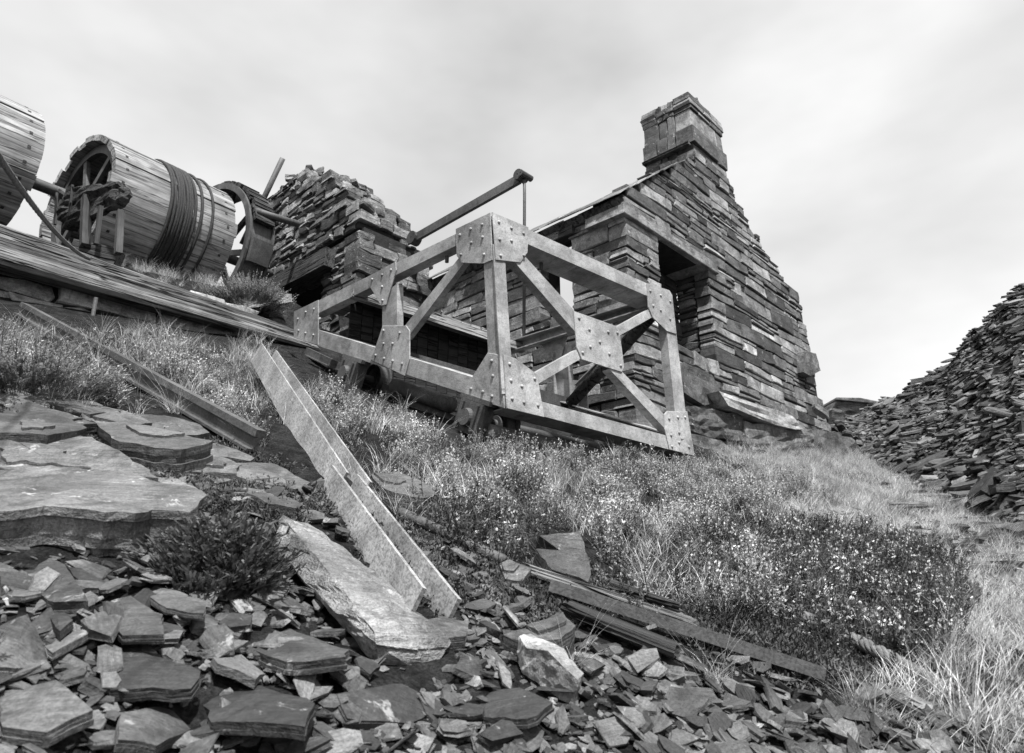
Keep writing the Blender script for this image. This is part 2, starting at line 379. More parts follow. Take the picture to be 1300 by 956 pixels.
def member(name, q, nrm, flange=0.12, th=0.014, mat=None, parent=None, up=True, lo=True):
    """steel section with its web in a plane: q = start upper, end upper, end lower, start lower; flanges go inward"""
    mat = mat or M_steel; parent = parent or car; p0, p1, p2, p3 = q; M = frame_mat((p0+p3)/2, p1-p0, nrm); Mi = M.inverted()
    b = MB(); inn = -nrm; b.prism([Mi @ p for p in q], Mi.to_3x3() @ (inn*th))
    d0 = (p3-p0).normalized(); d1 = (p2-p1).normalized(); s0 = inn*th
    if up: b.prism([Mi @ p for p in (p0+s0, p1+s0, p1+s0+d1*th, p0+s0+d0*th)], Mi.to_3x3() @ (inn*flange))
    if lo: b.prism([Mi @ p for p in (p3+s0-d0*th, p2+s0-d1*th, p2+s0, p3+s0)], Mi.to_3x3() @ (inn*flange))
    return b.add(name, mat, parent, M)
Z3 = lambda s, o, sc: [(o[0]+x/sc, o[1]+y/sc) for x, y in s]
def E_(l): return [pe(*p) for p in l]
def L_(l): return [pl(*p) for p in l]
ins = 0.013
# lower end: chords, posts, cross braces
member('top_chord', E_([(628, 271.5), (848, 372), (850, 388), (629, 292)]), NEo, .30)
member('bottom_chord', E_([(645, 498), (872, 560), (874, 577), (646, 517)]), NEo, .26)
member('corner_post', E_([(625.5, 310), (637.5, 500), (652, 500), (640, 310)])[0:1]+E_([(637.5, 500), (652, 500), (640, 310)]), NEo, .012, up=False, lo=False)
member('corner_post', L_([(613, 310), (622, 500), (637, 500), (626, 310)]), NL, .012, up=False, lo=False)
member('end_post', E_([(844.5, 400), (859, 545), (873, 545), (856, 400)]), NEo, .10)
member('brace', E_([(640, 296), (735, 401), (731, 422), (632, 308)]), NEo, .09)
member('brace', E_([(779, 461), (858, 541), (856, 557), (774, 469)]), NEo, .09)
member('brace', E_([(655, 487), (745, 436.5), (748, 449), (660, 501)]), NEo, .09)
member('brace', E_([(772, 421), (842, 382.5), (845, 393), (778, 431)]), NEo, .09)
plate('gusset_plate', E_([(624, 269.8), (670, 289), (669, 321), (659.8, 334), (628.5, 330.4)]), NEo, .012, M_steel, car, .013, E_(Z3([(230, 72), (281, 97), (330, 118), (233, 142), (281, 148), (237, 208), (331, 208)], (560, 260), 3.185)))
plate('gusset_plate', E_([(638, 450.5), (653, 455), (681, 475.4), (690, 530), (642.5, 518.7)]), NEo, .012, M_steel, car, .013, E_(Z3([(273, 645), (279, 712), (323, 735), (375, 705), (283, 785), (331, 800), (388, 812)], (560, 260), 3.185)))
plate('gusset_plate', E_([(727.2, 395), (783, 415), (786, 424), (791.6, 466), (788.6, 472.8), (737.7, 456.6), (731.3, 441.5)]), NEo, .012, M_steel, car, .013, E_(Z3([(515, 437), (550, 475), (613, 483), (644, 486), (585, 517), (553, 533), (617, 557), (655, 597), (527, 553)], (540, 240), 2.655)))
plate('gusset_plate', E_([(820.6, 359.8), (849, 369), (852.6, 375), (858, 424.6), (846, 421), (828, 404), (822, 390)]), NEo, .012, M_steel, car, .013, E_(Z3([(755, 345), (790, 360), (822, 380), (790, 410), (765, 395), (822, 440)], (540, 240), 2.655)))
plate('gusset_plate', E_([(842.5, 526), (846, 522), (871.5, 522.5), (881, 579), (849, 571), (843, 545)]), NEo, .012, M_steel, car, .013, E_(Z3([(818, 775), (848, 770), (872, 770), (825, 830), (852, 822), (852, 855), (885, 870), (828, 868)], (540, 240), 2.655)))
# left side truss
LT = [('top_chord', [(397, 385), (622, 276), (622, 290.5), (397, 401)], .13), ('bottom_chord', [(385, 413), (640, 491), (641, 516), (385, 433)], .16),
      ('mid_post', [(485.5, 375), (485, 440), (504, 440), (504, 360)], .07), ('brace', [(590, 318), (508, 421), (516, 430), (597, 323)], .06)]
for nm, q, fl in LT: member(nm, L_(q), NL, fl, parent=car)
plate('gusset_plate', L_([(579.5, 291), (623.2, 270), (626.2, 330.4), (615, 335), (587, 334), (580.7, 324.7)]), NL, .012, M_steel, car, .013, L_(Z3([(170, 82), (124, 100), (80, 124), (172, 133), (126, 155), (84, 203), (178, 203)], (560, 260), 3.185)))
plate('gusset_plate', L_([(636, 450.5), (620, 448), (591, 494), (590, 502), (641.5, 518.3)]), NL, .012, M_steel, car, .013, L_(Z3([(209, 632), (213, 693), (125, 745), (173, 757), (210, 775)], (560, 260), 3.185)))
plate('gusset_plate', L_([(469.4, 351), (503, 332.5), (504, 343), (491.4, 387), (485, 388.6), (469.4, 362)]), NL, .012, M_steel, car, .013, L_(Z3([(630, 520), (594, 540), (554, 558), (594, 588), (596, 643)], (300, 180), 3.1875)))
plate('gusset_plate', L_([(486.7, 413.7), (516.5, 413.7), (521, 420), (521, 456), (515, 477.4), (471, 456.5), (475.7, 446.7)]), NL, .012, M_steel, car, .013, L_(Z3([(600, 765), (665, 775), (600, 818), (637, 818), (568, 865), (602, 878), (637, 888), (675, 900)], (300, 180), 3.1875)))
plate('gusset_plate', L_([(374, 396), (405, 381), (405, 438.5), (374, 429)]), NL, .012, M_steel, car, .013, L_(Z3([(285, 690), (318, 678), (253, 718), (256, 765), (284, 775), (316, 783)], (300, 180), 3.1875)))
# right side truss: the same members across the carriage
TR, BR = pe(852.6, 374), pe(880, 578); dT, dB = TR-TL, BR-BL
def across(p):
    k = (p.z-BL.z)/(TL.z-BL.z) if abs(p.y-BL.y) < 0.3 else 0.6
    return p+dB.lerp(dT, min(1, max(0, k)))
for nm, q, fl in LT:
    qq = [p+(dT+dB)/2*0.985 for p in L_(q)]; member(nm, qq, -NL, fl, parent=car)
for pts in ([(469.4, 351), (503, 332.5), (504, 343), (491.4, 387), (485, 388.6), (469.4, 362)], [(486.7, 413.7), (516.5, 413.7), (521, 420), (521, 456), (515, 477.4), (471, 456.5), (475.7, 446.7)], [(374, 396), (405, 381), (405, 438.5), (374, 429)]):
    plate('gusset_plate', [p+(dT+dB)/2*0.985 for p in L_(pts)], -NL, .012, M_steel, car, -.02)
rng0 = random.Random(2); M_shade = mat_wood('shade_black_timber', 0.018, 0.03, 18, 0.02)
# cross members between the sides, and the log strut inside the frame
def xbar(name, u, v, w_, h_, mat, k0=0.02, k1=0.965):
    p = pl(u, v); d = (dT+dB)/2; a, b_ = p+d*k0, p+d*k1; M = frame_mat(a, b_-a); MB().box(0, (b_-a).length, -w_/2, w_/2, -h_/2, h_/2).add(name, mat, car, M)
xbar('cross_member', 400, 425, .10, .16, M_steel_d); xbar('cross_member', 495, 450, .10, .14, M_steel_d); xbar('deck_beam', 446, 372, .10, .11, M_deckw, -.0, 1.0)
# deck planks over the narrow upper end, and added near-black boards painting the shade below them
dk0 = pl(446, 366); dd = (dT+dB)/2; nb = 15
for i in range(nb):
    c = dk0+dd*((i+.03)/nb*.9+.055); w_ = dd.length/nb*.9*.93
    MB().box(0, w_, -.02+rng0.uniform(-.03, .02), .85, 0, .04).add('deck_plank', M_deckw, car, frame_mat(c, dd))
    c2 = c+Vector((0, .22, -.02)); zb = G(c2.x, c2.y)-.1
    MB().box(0, w_, 0, .03, zb-c2.z, 0).add('shade_board', M_shade, car, frame_mat(c2, Vector((dd.x, dd.y, 0))))
p0, p1 = pl(508, 452)+(dT+dB)/2*.93, TR+Vector((-.12, .10, -.16))
MB().tube([p0, p0.lerp(p1, .5), p1], .075, 12).add('log_strut', M_rot, car, frame_mat(Vector(), (1, 0, 0)), smooth=True)
# running gear: axle boxes, wheels, axles
def wheel(parent, c, r):
    b = MB().lathe([(-.05, .05), (-.05, r*.45), (-.02, r*.5), (-.02, r*.85), (-.06, r*.88), (-.06, r), (.04, r), (.045, r*1.16), (.075, r*1.16), (.075, r*.5), (.06, .05)], Vector(), 28)
    return b.add('wheel', M_steel_d, parent, Matrix.Translation(c), smooth=False)
for u, v in ((447, 470), (602, 525)):
    c = pl(u, v); c.z -= 0.03; up = (pl(640, 500)-pl(400, 425)).normalized()
    cc = c+Vector((.06, 0, 0)); M = frame_mat(cc, -up, Vector((0, 0, 1)))
    b = MB().box(-.15, .15, -.02, .14, -.15, .13).box(-.20, .20, -.0, .12, .1335, .175).box(-.115, -.085, .142, .165, -.13, .11).box(.085, .115, .142, .165, -.13, .11)
    o = b.add('axle_box', M_rust, car, M)
    MB().lathe([(-.03, .002), (-.03, .075), (0, .085), (0.02, .085), (.02, .002)], Vector(), 20).add('axle_cap', M_rust, o, Matrix.Translation(cc+Vector((-.16, 0, -.02))))
    wheel(car, cc+Vector((.28, .03, -.02)), .19); wheel(car, cc+Vector((2.0, .03, -.02)), .19)
    MB().tube([cc+Vector((.02, .03, -.02)), cc+Vector((2.2, .03, -.02))], .05, 12).add('axle', M_steel_d, car, smooth=True)
p0, p1 = pl(478, 482), pl(548, 506)
MB().tube([p0+Vector((.25, 0, -.02)), p1+Vector((.25, 0, -.02))], .085, 16).add('roller', M_rust, car, smooth=True)
p0, p1 = pe(648, 541)+Vector((0, .28, -.02)), pe(815, 582)+Vector((0, .28, 0))
MB().tube([p0, p1], .085, 16).add('roller', M_rust, car, smooth=True)
for a, b_ in ((pl(545, 386), pl(545, 463)),):
    MB().tube([a+Vector((.9, 0, 0)), b_+Vector((.9, 0, -.1))], .012, 8).add('hanging_rod', M_steel, car)
# bolt stubs under the top chords
for q in (pe(706, 324)+Vector((0, .2, -.02)), pl(502, 356)+Vector((.07, 0, -.02)), pl(561, 320)+Vector((.07, 0, -.02))):
    MB().tube([q, q-Vector((0, 0, .07))], .02, 8).add('bolt', M_steel_d, car)
# rails under the carriage
for da, lab in ((.34, 'iron rail under the near wheels of the carriage'), (2.04, 'iron rail under the far wheels of the carriage')):
    a = BL+Vector((da, -.05, 0)); b_ = pl(385, 433)+Vector((da, .5, 0)); a.z = G(a.x, a.y)+.04; b_.z = G(b_.x, b_.y)+.06
    MB().box(0, (b_-a).length, -.02, .02, -.06, .03).box(0, (b_-a).length, -.05, .05, -.075, -.0605).add('track_rail', M_rust, None, frame_mat(a, b_-a), label=lab, cat='rail')

# ------------------------------------------------------------------ drum house: gable, chimney, side wall, remains of roof
rng = random.Random(5)
WB, WA = 4.64, 7.13
house = empty('ruined_house', (WA+3, WB+1, G(WA+3, WB)), 'roofless slate house gable with square chimney and an empty window', 'house')
RS = [(14.2, 1.4), (14.05, 2.5), (13.75, 3.5), (13.75, 4.1), (13.5, 4.4), (13.6, 5.2), (13.4, 5.5), (12.55, 5.85), (11.62, 6.28), (11.05, 6.68), (10.66, 6.95), (10.6, 7.1)]
def right_edge(z):
    for (a0, z0), (a1, z1) in zip(RS, RS[1:]):
        if z0 <= z <= z1: return a0+(a1-a0)*(z-z0)/(z1-z0)
    return RS[0][0] if z < RS[0][1] else RS[-1][0]
def left_edge(z): return WA if z < 5.2 else WA+(z-5.2)/.76
WIN = (7.98, 9.47, 3.18, 4.79)
rr_ = random.Random(11)
def gspan(z, ci):
    lo, hi = left_edge(z)-(0.0 if z < 5.2 else rr_.uniform(-.04, .05)), right_edge(z)+rr_.choice((-.22, -.12, -.05, 0, .04, .10))+rr_.uniform(-.06, .06)
    if WIN[2] < z < WIN[3]: return [(lo, WIN[0]+rr_.uniform(-.03, .01)), (WIN[1]-rr_.uniform(-.01, .04), hi)]
    return [(lo, hi)]
def core(name, parent, mapf, spans, z0, z1, depth, step=.1, inset=.03):
    b = MB(); z = z0
    while z < z1-1e-6:
        for lo, hi in spans(z+step/2):
            b.put([mapf(v) for v in boxv(lo+inset, hi-inset, -depth, -inset, z, z+step)], BOXF)
        z += step
    return b.add(name, M_mortar, parent)
def cspan(z):
    lo, hi = left_edge(z), right_edge(z)-.06
    if WIN[2] < z < WIN[3]: return [(lo, WIN[0]), (WIN[1], hi)]
    return [(lo, hi)]
gw = core('gable_wall', house, to_gable(WB), cspan, 1.2, 6.9, .6)
LINZ = (4.80, 5.0)
def gspan2(z, ci):
    r = gspan(z, ci)
    if LINZ[0]-.02 < z < LINZ[1]: return [(9.95, r[-1][1])]
    return r
hs = build_wall(gw, to_gable(WB), gspan, 1.35, 4.80, rng, (.15, .38), (.35, 1.25), M_wall, .25, keep=150, pale=.10, quoin=(.28, .55), proud=(-.008, .016), wavy=.05, rag=1.2, gap=.012)
build_wall(gw, to_gable(WB), lambda z, ci: [(9.72, right_edge(z)+rr_.uniform(-.08, .06))], 4.80, 4.98, rng, (.09, .18), (.3, .9), M_wall, .25, keep=50, pale=.1, proud=(-.014, .026), wavy=.03, rag=1.5, gap=.012)
build_wall(gw, to_gable(WB), gspan, 4.985, 6.95, rng, (.11, .24), (.25, .95), M_wall, .25, keep=110, pale=.16, proud=(-.008, .018), wavy=.05, rag=1.3, gap=.012)
# long lintel stone across the window
v, f = wall_stone(7.03, 9.70, 4.80, 4.975, .6, .07, rng, 1.0); add('lintel', [to_gable(WB)(p) for p in v], f, M_wall, house)
# window reveals and sill stones
rv = random.Random(8)
for a0, sgn in ((WIN[1], 1), (WIN[0], -1)):
    mf = (lambda A, S: (lambda p: Vector((A-S*p.y, p.x, p.z))))(a0+.03*sgn, sgn)
    build_wall(gw, mf, lambda z, ci: [(WB+.27, WB+.60)], WIN[2], WIN[3], rv, (.09, .2), (.2, .5), M_wall, .1, keep=12, rag=1.8)
# rough rendered blocking set deep in the window
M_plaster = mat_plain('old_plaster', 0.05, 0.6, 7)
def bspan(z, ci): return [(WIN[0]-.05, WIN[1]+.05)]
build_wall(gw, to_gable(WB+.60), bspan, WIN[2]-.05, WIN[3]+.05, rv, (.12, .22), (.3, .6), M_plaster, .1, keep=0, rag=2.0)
# side wall towards the carriage
def sspan(z, ci=0):
    d = (.28, .55)[ci % 2]+.01
    lo = WB+d if z < 5.0 else WB+.2
    if 3.66 < z < 4.86: return [(lo, 5.60), (6.22, 9.12)]
    return [(lo, 9.12)]
def scspan(z):
    if 3.66 < z < 4.86: return [(WB+.6, 5.58), (6.24, 9.1)]
    return [(WB+.6, 9.1)]
sw = core('side_wall', house, to_side(WA), scspan, 1.4, 4.9, .55)
r2 = random.Random(21)
build_wall(sw, to_side(WA), sspan, 1.35, 4.80, r2, (.12, .33), (.22, .85), M_wall, .22, keep=120, proud=(-.012, .024), heights=hs, wavy=.0, rag=1.2, gap=.012)
build_wall(sw, to_side(WA), lambda z, ci: [(WB+.02, 5.62), (6.22, 9.12)], 4.80, 5.02, r2, (.08, .13), (.25, .7), M_wall, .3, keep=30)
M = frame_mat(Vector((WA+.02, 5.5, 4.93)), (0, 1, 0)); MB().box(0, .85, -.24, .1, -.07, .06).add('window_lintel', M_rot, sw, M)
# short return of the far side wall, so the gable has a back corner
core('back_return', house, lambda p: Vector((13.5+p.y, p.x, p.z)), lambda z: [(WB+.6, WB+2.2-(z-1.2)*.25)], 1.4, 5.0, .5)
# chimney
CH = (9.42, 10.60)
def chim(z): return (9.40+.015*(z-7)*-1, 10.63-.03*(z-7))
cb = MB()
cb.box(9.45, 10.55, WB+.04, WB+.9, 6.6, 8.3); cho = cb.add('chimney', M_mortar, house)
rc = random.Random(4)
def chim_course(z0, z1, grow, cuts_f, cuts_s, mat, rag=1.0):
    a0, a1, b0, b1 = CH[0]-grow, CH[1]+grow, WB-grow, WB+.95+grow
    xs = [a0]+[a0+(a1-a0)*c for c in cuts_f]+[a1]
    for x0, x1 in zip(xs, xs[1:]):
        v, f = wall_stone(x0+.004, x1-.004, z0+.004, z1-.004, .30+grow, rc.uniform(0, .012), rc, rag); add('stone', [to_gable(b0)(p) for p in v], f, mat, cho)
        v, f = wall_stone(x0+.004, x1-.004, z0+.004, z1-.004, .30, rc.uniform(0, .012), rc, rag); add('stone', [Vector((p.x, b1+p.y, p.z)) for p in v], f, mat, cho)
    ys = [b0+.31+grow]+[b0+.31+(b1-.31-b0-.31)*c for c in cuts_s]+[b1-.31]
    for y0, y1 in zip(ys, ys[1:]):
        v, f = wall_stone(y0+.004, y1-.004, z0+.004, z1-.004, .25, rc.uniform(-.01, .01), rc, rag); add('stone', [to_side(a0)(p) for p in v], f, mat, cho)
        v, f = wall_stone(y0+.004, y1-.004, z0+.004, z1-.004, .25, rc.uniform(-.01, .01), rc, rag); add('stone', [Vector((a1+p.y, p.x, p.z)) for p in v], f, mat, cho)
for (z0, z1, g, cf, cs) in ((6.72, 6.90, .02, (.45, .7), (.5,)), (6.90, 7.06, .03, (.3, .62), (.4,)), (7.06, 7.22, .0, (.55,), (.6,)), (7.22, 7.58, .035, (.72,), (.5,)), (7.58, 7.96, .0, (.8,), (.45,)),
                            (7.96, 8.06, .015, (.25, .6), (.3, .7)), (8.06, 8.17, .03, (.4, .8), (.5,)), (8.17, 8.29, .02, (.2, .65), (.35, .75))):
    chim_course(z0, z1, g, cf, cs, M_wall)
v, f = wall_stone(CH[0]-.1, CH[0]+.35, 7.185, 7.222, .9, .0, rc); 
ledge = MB().put([Vector((p.x, WB+.98+p.y*1.05, p.z)) for p in v], f); ledge.add('drip_ledge', M_wall, cho)
for q in ((9.75, 4.8, 8.29), (10.1, 5.2, 8.29), (9.6, 5.3, 8.29), (10.4, 4.95, 8.29)):
    v, f = slab_shape(.5, .34, rc.uniform(.05, .09), rc); add('stone', v, f, M_wall, cho, Matrix.Translation(q) @ Matrix.Rotation(rc.uniform(0, 3), 4, 'Z'))
# slates left on the near slope of the roof, and the timber they rest on
roof = MB(); sl_ = .75
RZ = lambda a: 5.17+(a-WA)*sl_
th_ = math.atan(sl_)
Mr = Matrix.Translation((WA-.14, 4.6, RZ(WA-.14)+.02)) @ Matrix.Rotation(-th_, 4, 'Y')
rob = MB().put([Mr @ v for v in boxv(.02, .14, .1, 4.5, -.15, -.02)], BOXF).add('roof', M_rot, house)
for yb in (5.4, 6.3, 7.2, 8.1, 9.0): add('rafter', boxv(.145, 1.0, yb-4.6-.04, yb-4.6+.04, -.14, -.015), BOXF, M_rot, rob, Mr)
rs_ = random.Random(17)
for row in range(7):
    x0 = row*.30
    y = -.06+rs_.uniform(0, .1); ymax = 5.3-row*.75 if row < 3 else .72
    while y < ymax:
        w_ = rs_.uniform(.24, .4)
        if rs_.random() > .06+row*.02 or y < .6:
            v, f = wall_stone(0, w_-.008, 0, .42, 0, .016, rs_)
            add('slate', [Vector((p.z+rs_.uniform(-.002, .002), p.x, p.y)) for p in v], f, M_wall, rob, Mr @ Matrix.Translation((x0-rs_.uniform(0, .05), y, .012+row*.004+rs_.uniform(0, .008))) @ Matrix.Rotation(-.05, 4, 'Y'))
        y += w_
# coping rubble along the broken right slope
rk = random.Random(31)
for i in range(70):
    z = 4.3+rk.random()*2.6; a = right_edge(z)-rk.uniform(.02, .2); v, f = slab_shape(rk.uniform(.14, .38), rk.uniform(.15, .34), rk.uniform(.04, .11), rk, 7)
    add('coping_stone', v, f, M_wall, gw, Matrix.Translation((a, WB+rk.uniform(.1, .5), z+.03)) @ Matrix.Rotation(rk.uniform(0, 3), 4, 'Z') @ Matrix.Rotation(rk.uniform(-.2, .35), 4, 'Y'))
# bedrock-like base slabs under the gable
def rock(name, pts, mat, label, cat='stone', cuts=2, amp=.03, seed=1, layer=.006, group=None, parent=None, freq=2.5):
    v, f = hull(pts, cuts, amp, seed, layer, freq)
    return add(name, v, f, mat, parent, label=label, cat=cat, group=group) if parent is None else add(name, v, f, mat, parent)
def face_pts(l, b): return [hitb(u, v, b) for u, v in l]
def block(l, b, back): return face_pts(l, b)+[p+Vector((0, back, 0)) for p in face_pts(l, b)]
rock('base_slab', block([(913, 497), (935, 503), (1005, 527), (1022, 543), (1015, 546), (985, 540), (925, 515)], 4.34, .5), M_wall_pale, None, parent=gw, amp=.02)
rock('base_slab', block([(872, 515), (940, 525), (950, 560), (900, 555), (872, 545)], 4.46, .4), M_wall, None, parent=gw, amp=.045, seed=2, layer=.005, cuts=3)
rock('base_slab', block([(945, 535), (1030, 545), (1062, 560), (1058, 580), (960, 578), (948, 562)], 4.42, .5), M_wall, None, parent=gw, amp=.05, seed=3, layer=.005, cuts=3)
rock('base_slab', block([(875, 550), (915, 558), (930, 572), (880, 578)], 4.36, .5), M_wall, None, parent=gw, amp=.03, seed=4)
rock('base_slab', block([(1040, 545), (1080, 555), (1098, 574), (1095, 582), (1045, 582)], 4.3, .9), M_wall, None, parent=gw, amp=.04, seed=5)
rock('base_slab', block([(868, 460), (905, 475), (920, 510), (895, 515), (868, 498)], 4.52, .4), M_wall, None, parent=gw, amp=.025, seed=6)
rock('quoin_block', block([(1020, 446), (1036, 449), (1041, 470), (1030, 478), (1020, 472)], 4.52, .55), M_rock, None, parent=gw, amp=.02, seed=7)
# slanting rubble wall foot at the right corner
for i in range(40):
    u, vv = rk.uniform(1040, 1098), rk.uniform(520, 585)
    if vv < 520+(u-1040)*.75: continue
    p = hitb(u, vv, 4.4+rk.uniform(0, .5)); v, f = slab_shape(rk.uniform(.3, .7), rk.uniform(.2, .4), rk.uniform(.04, .12), rk, 7)
    add('foot_slab', v, f, M_tip, gw, Matrix.Translation(p) @ Matrix.Rotation(rk.uniform(-.4, .4), 4, 'Z') @ Matrix.Rotation(.35+rk.uniform(-.2, .2), 4, 'Y'))

# ------------------------------------------------------------------ second ruin: broken wall of the drum house
RA, RB = 5.5, 8.7
ruin = empty('ruined_wall', (RA+.4, RB+1.2, G(RA, RB)), 'crumbling stepped slate wall stump behind the winding drum', 'wall')
r3 = random.Random(77)
TOP = [(8.70, 5.62), (8.76, 6.0), (9.1, 6.1), (9.18, 6.5), (9.55, 6.62), (9.75, 7.05), (10.5, 7.25), (10.75, 7.65), (11.6, 7.8), (12.1, 7.4), (12.6, 6.8)]
def bstart(z):                                            # the stepped front end recedes with height
    if z < 5.5: return RB
    for (b0, z0), (b1, z1) in zip(TOP, TOP[1:]):
        if z0 <= z <= z1: return b0+(b1-b0)*(z-z0)/(z1-z0)
    return 11.2
HOLE = (9.75, 11.6, 3.6, 5.05)
def rspan(z, ci=0):
    lo = bstart(z)+(r3.uniform(-.05, .08) if z > 5.5 else 0); hi = 12.5
    if HOLE[2] < z < HOLE[3]-.0: return [(lo, HOLE[0]), (HOLE[1], hi)]
    return [(lo, hi)] if lo < hi-.3 else []
def rcspan(z):
    lo = bstart(z)+.06
    if HOLE[2] < z < HOLE[3]: return [(lo, HOLE[0]), (HOLE[1], 12.4)]
    return [(lo, 12.4)]
rw = core('wall_core', ruin, to_side(RA), rcspan, 3.0, 7.6, .75)
build_wall(rw, to_side(RA), lambda z, ci: [(q[0]+(.3, .12)[ci % 2] if i == 0 else q[0], q[1]) for i, q in enumerate(rspan(z))], 3.2, 7.65, r3, (.1, .25), (.16, .46), M_ruin, .25, rag=2.0, keep=130, proud=(-.03, .03), gap=.012, wavy=.08)
# end face towards the carriage, turned to the house
def espan(z, ci): return [(RA-.0, RA+(.78 if z > 5.6 else 1.55+r3.uniform(-.1, .1)))]
z = 3.2
while z < 7.6:
    h = r3.uniform(.1, .25); b0 = bstart(z+h/2)+r3.uniform(-.03, .05); x = RA-r3.uniform(0, .04); xe = RA+(.85 if z > 6.3 else 1.1 if z > 5.62 else (1.5 if z > 5.2 else 1.62))+r3.uniform(-.12, .1)
    while x < xe-.05:
        w_ = min(r3.uniform(.18, .55), xe-x)
        v, f = wall_stone(x+.004, x+w_-.004, z+.004, z+h-.004, .34, r3.uniform(-.03, .03), r3, 1.6); add('stone', [to_gable(b0)(p) for p in v], f, M_ruin, rw)
        x += w_
    z += h
core('end_core', rw, to_gable(RB), lambda z: [(RA+.06, RA+1.4)], 3.0, 5.6, .7)
# loose stones along the broken top
for i in range(70):
    b = r3.uniform(8.72, 12.3); z = 5.6
    for (b0, z0), (b1, z1) in zip(TOP, TOP[1:]):
        if b0 <= b <= b1: z = z0+(z1-z0)*(b-b0)/(b1-b0)
    v, f = slab_shape(r3.uniform(.2, .6), r3.uniform(.14, .36), r3.uniform(.05, .14), r3, 7)
    add('top_stone', v, f, M_ruin, rw, Matrix.Translation((RA+r3.uniform(.1, .7), b+r3.uniform(-.08, .12), z-.04)) @ Matrix.Rotation(r3.uniform(0, 3), 4, 'Z') @ Matrix.Rotation(r3.uniform(-.3, .3), 4, 'X'))
for i in range(26):
    v, f = slab_shape(r3.uniform(.18, .5), r3.uniform(.16, .36), r3.uniform(.05, .13), r3, 7)
    a = RA+.8+r3.uniform(-.1, .75); add('top_stone', v, f, M_ruin, rw, Matrix.Translation((a, RB+r3.uniform(.05, .6), 5.6-(a-6.3)*.12)) @ Matrix.Rotation(r3.uniform(0, 3), 4, 'Z') @ Matrix.Rotation(r3.uniform(-.3, .3), 4, 'X'))
# dark timber bearer let into the wall over the hole
MB().box(0, 2.5, -.2, .16, -.17, .17).add('bearer', M_rot, ruin, frame_mat(Vector((RA-.04, 9.4, 5.2)), (0, 1, .02)))
# low shelf wall in front with flat slab
v, f = slab_shape(.75, .55, .12, r3); 
shelf = [at(310, 385, 9.9), at(352, 420, 9.6)]
st = empty('stone_pier', (shelf[1].x, shelf[1].y+.2, G(shelf[1].x, shelf[1].y+.2)), 'little pile of split slates beside the upper end of the carriage', 'pier')
base = at(352, 420, 9.6); z = G(base.x, base.y)-.05; k = 0
while z < at(350, 392, 9.6).z:
    h = r3.uniform(.03, .075); v, f = slab_shape(r3.uniform(.5, .68), r3.uniform(.45, .6), h, r3, 8, 2)
    add('stone', v, f, M_chip, st, Matrix.Translation((base.x+r3.uniform(-.03, .03), base.y+.2+r3.uniform(-.03, .03), z)) @ Matrix.Rotation(r3.uniform(-.3, .3), 4, 'Z')); z += h*.96
rock('cap_stone', [at(310, 378, 9.60), at(333, 375, 10.06), at(371, 373, 9.60), at(371, 383, 9.55), at(333, 389, 9.27), at(308, 392, 9.27), at(340, 372, 10.17)], M_wall, 'pale flat cap slate lying on the small slate pile', amp=.01, cuts=1)
# iron pole on the left of the ruin
p0, p1 = at(339, 243, 13.5), at(359, 201, 13.5); p0 = p0-(p1-p0)*1.6
MB().tube([p0, p1], .055, 10).add('iron_pole', M_rust, None, label='thin iron pole sticking up left of the crumbling wall', cat='pole', smooth=True)
# brake lever: long bar with knuckle and hanging rod
q0, q1 = hita(526, 303, 6.5), hita(660, 227, 6.5); lev = empty('brake_lever', q0, 'long iron lever bar over the carriage with a rod hanging from its end', 'lever')
MB().box(0, (q1-q0).length, -.03, .03, -.075, .075).add('bar', M_rust, lev, frame_mat(q0, q1-q0))
kn = MB(); kn.lathe([(-.09, .012), (-.09, .085), (.09, .085), (.09, .012)], q1+Vector((0, -.03, .03)), 16); kn.lathe([(-.12, .01), (-.12, .05), (.12, .05), (.12, .01)], q1+Vector((0, -.12, .0)), 12); kn.add('knuckle', M_steel_d, lev)
q2 = hita(664, 240, 6.5); q3 = Vector((q2.x, q2.y, 3.2)); MB().tube([q1+Vector((0, -.09, 0)), q2+Vector((0, -.03, -.1)), q3], .024, 8).add('rod', M_rust, lev, smooth=True)
kb = MB(); kb.lathe([(-.08, .012), (-.08, .12), (.08, .12), (.08, .012)], q0, 14); kb.add('pivot', M_steel_d, lev)

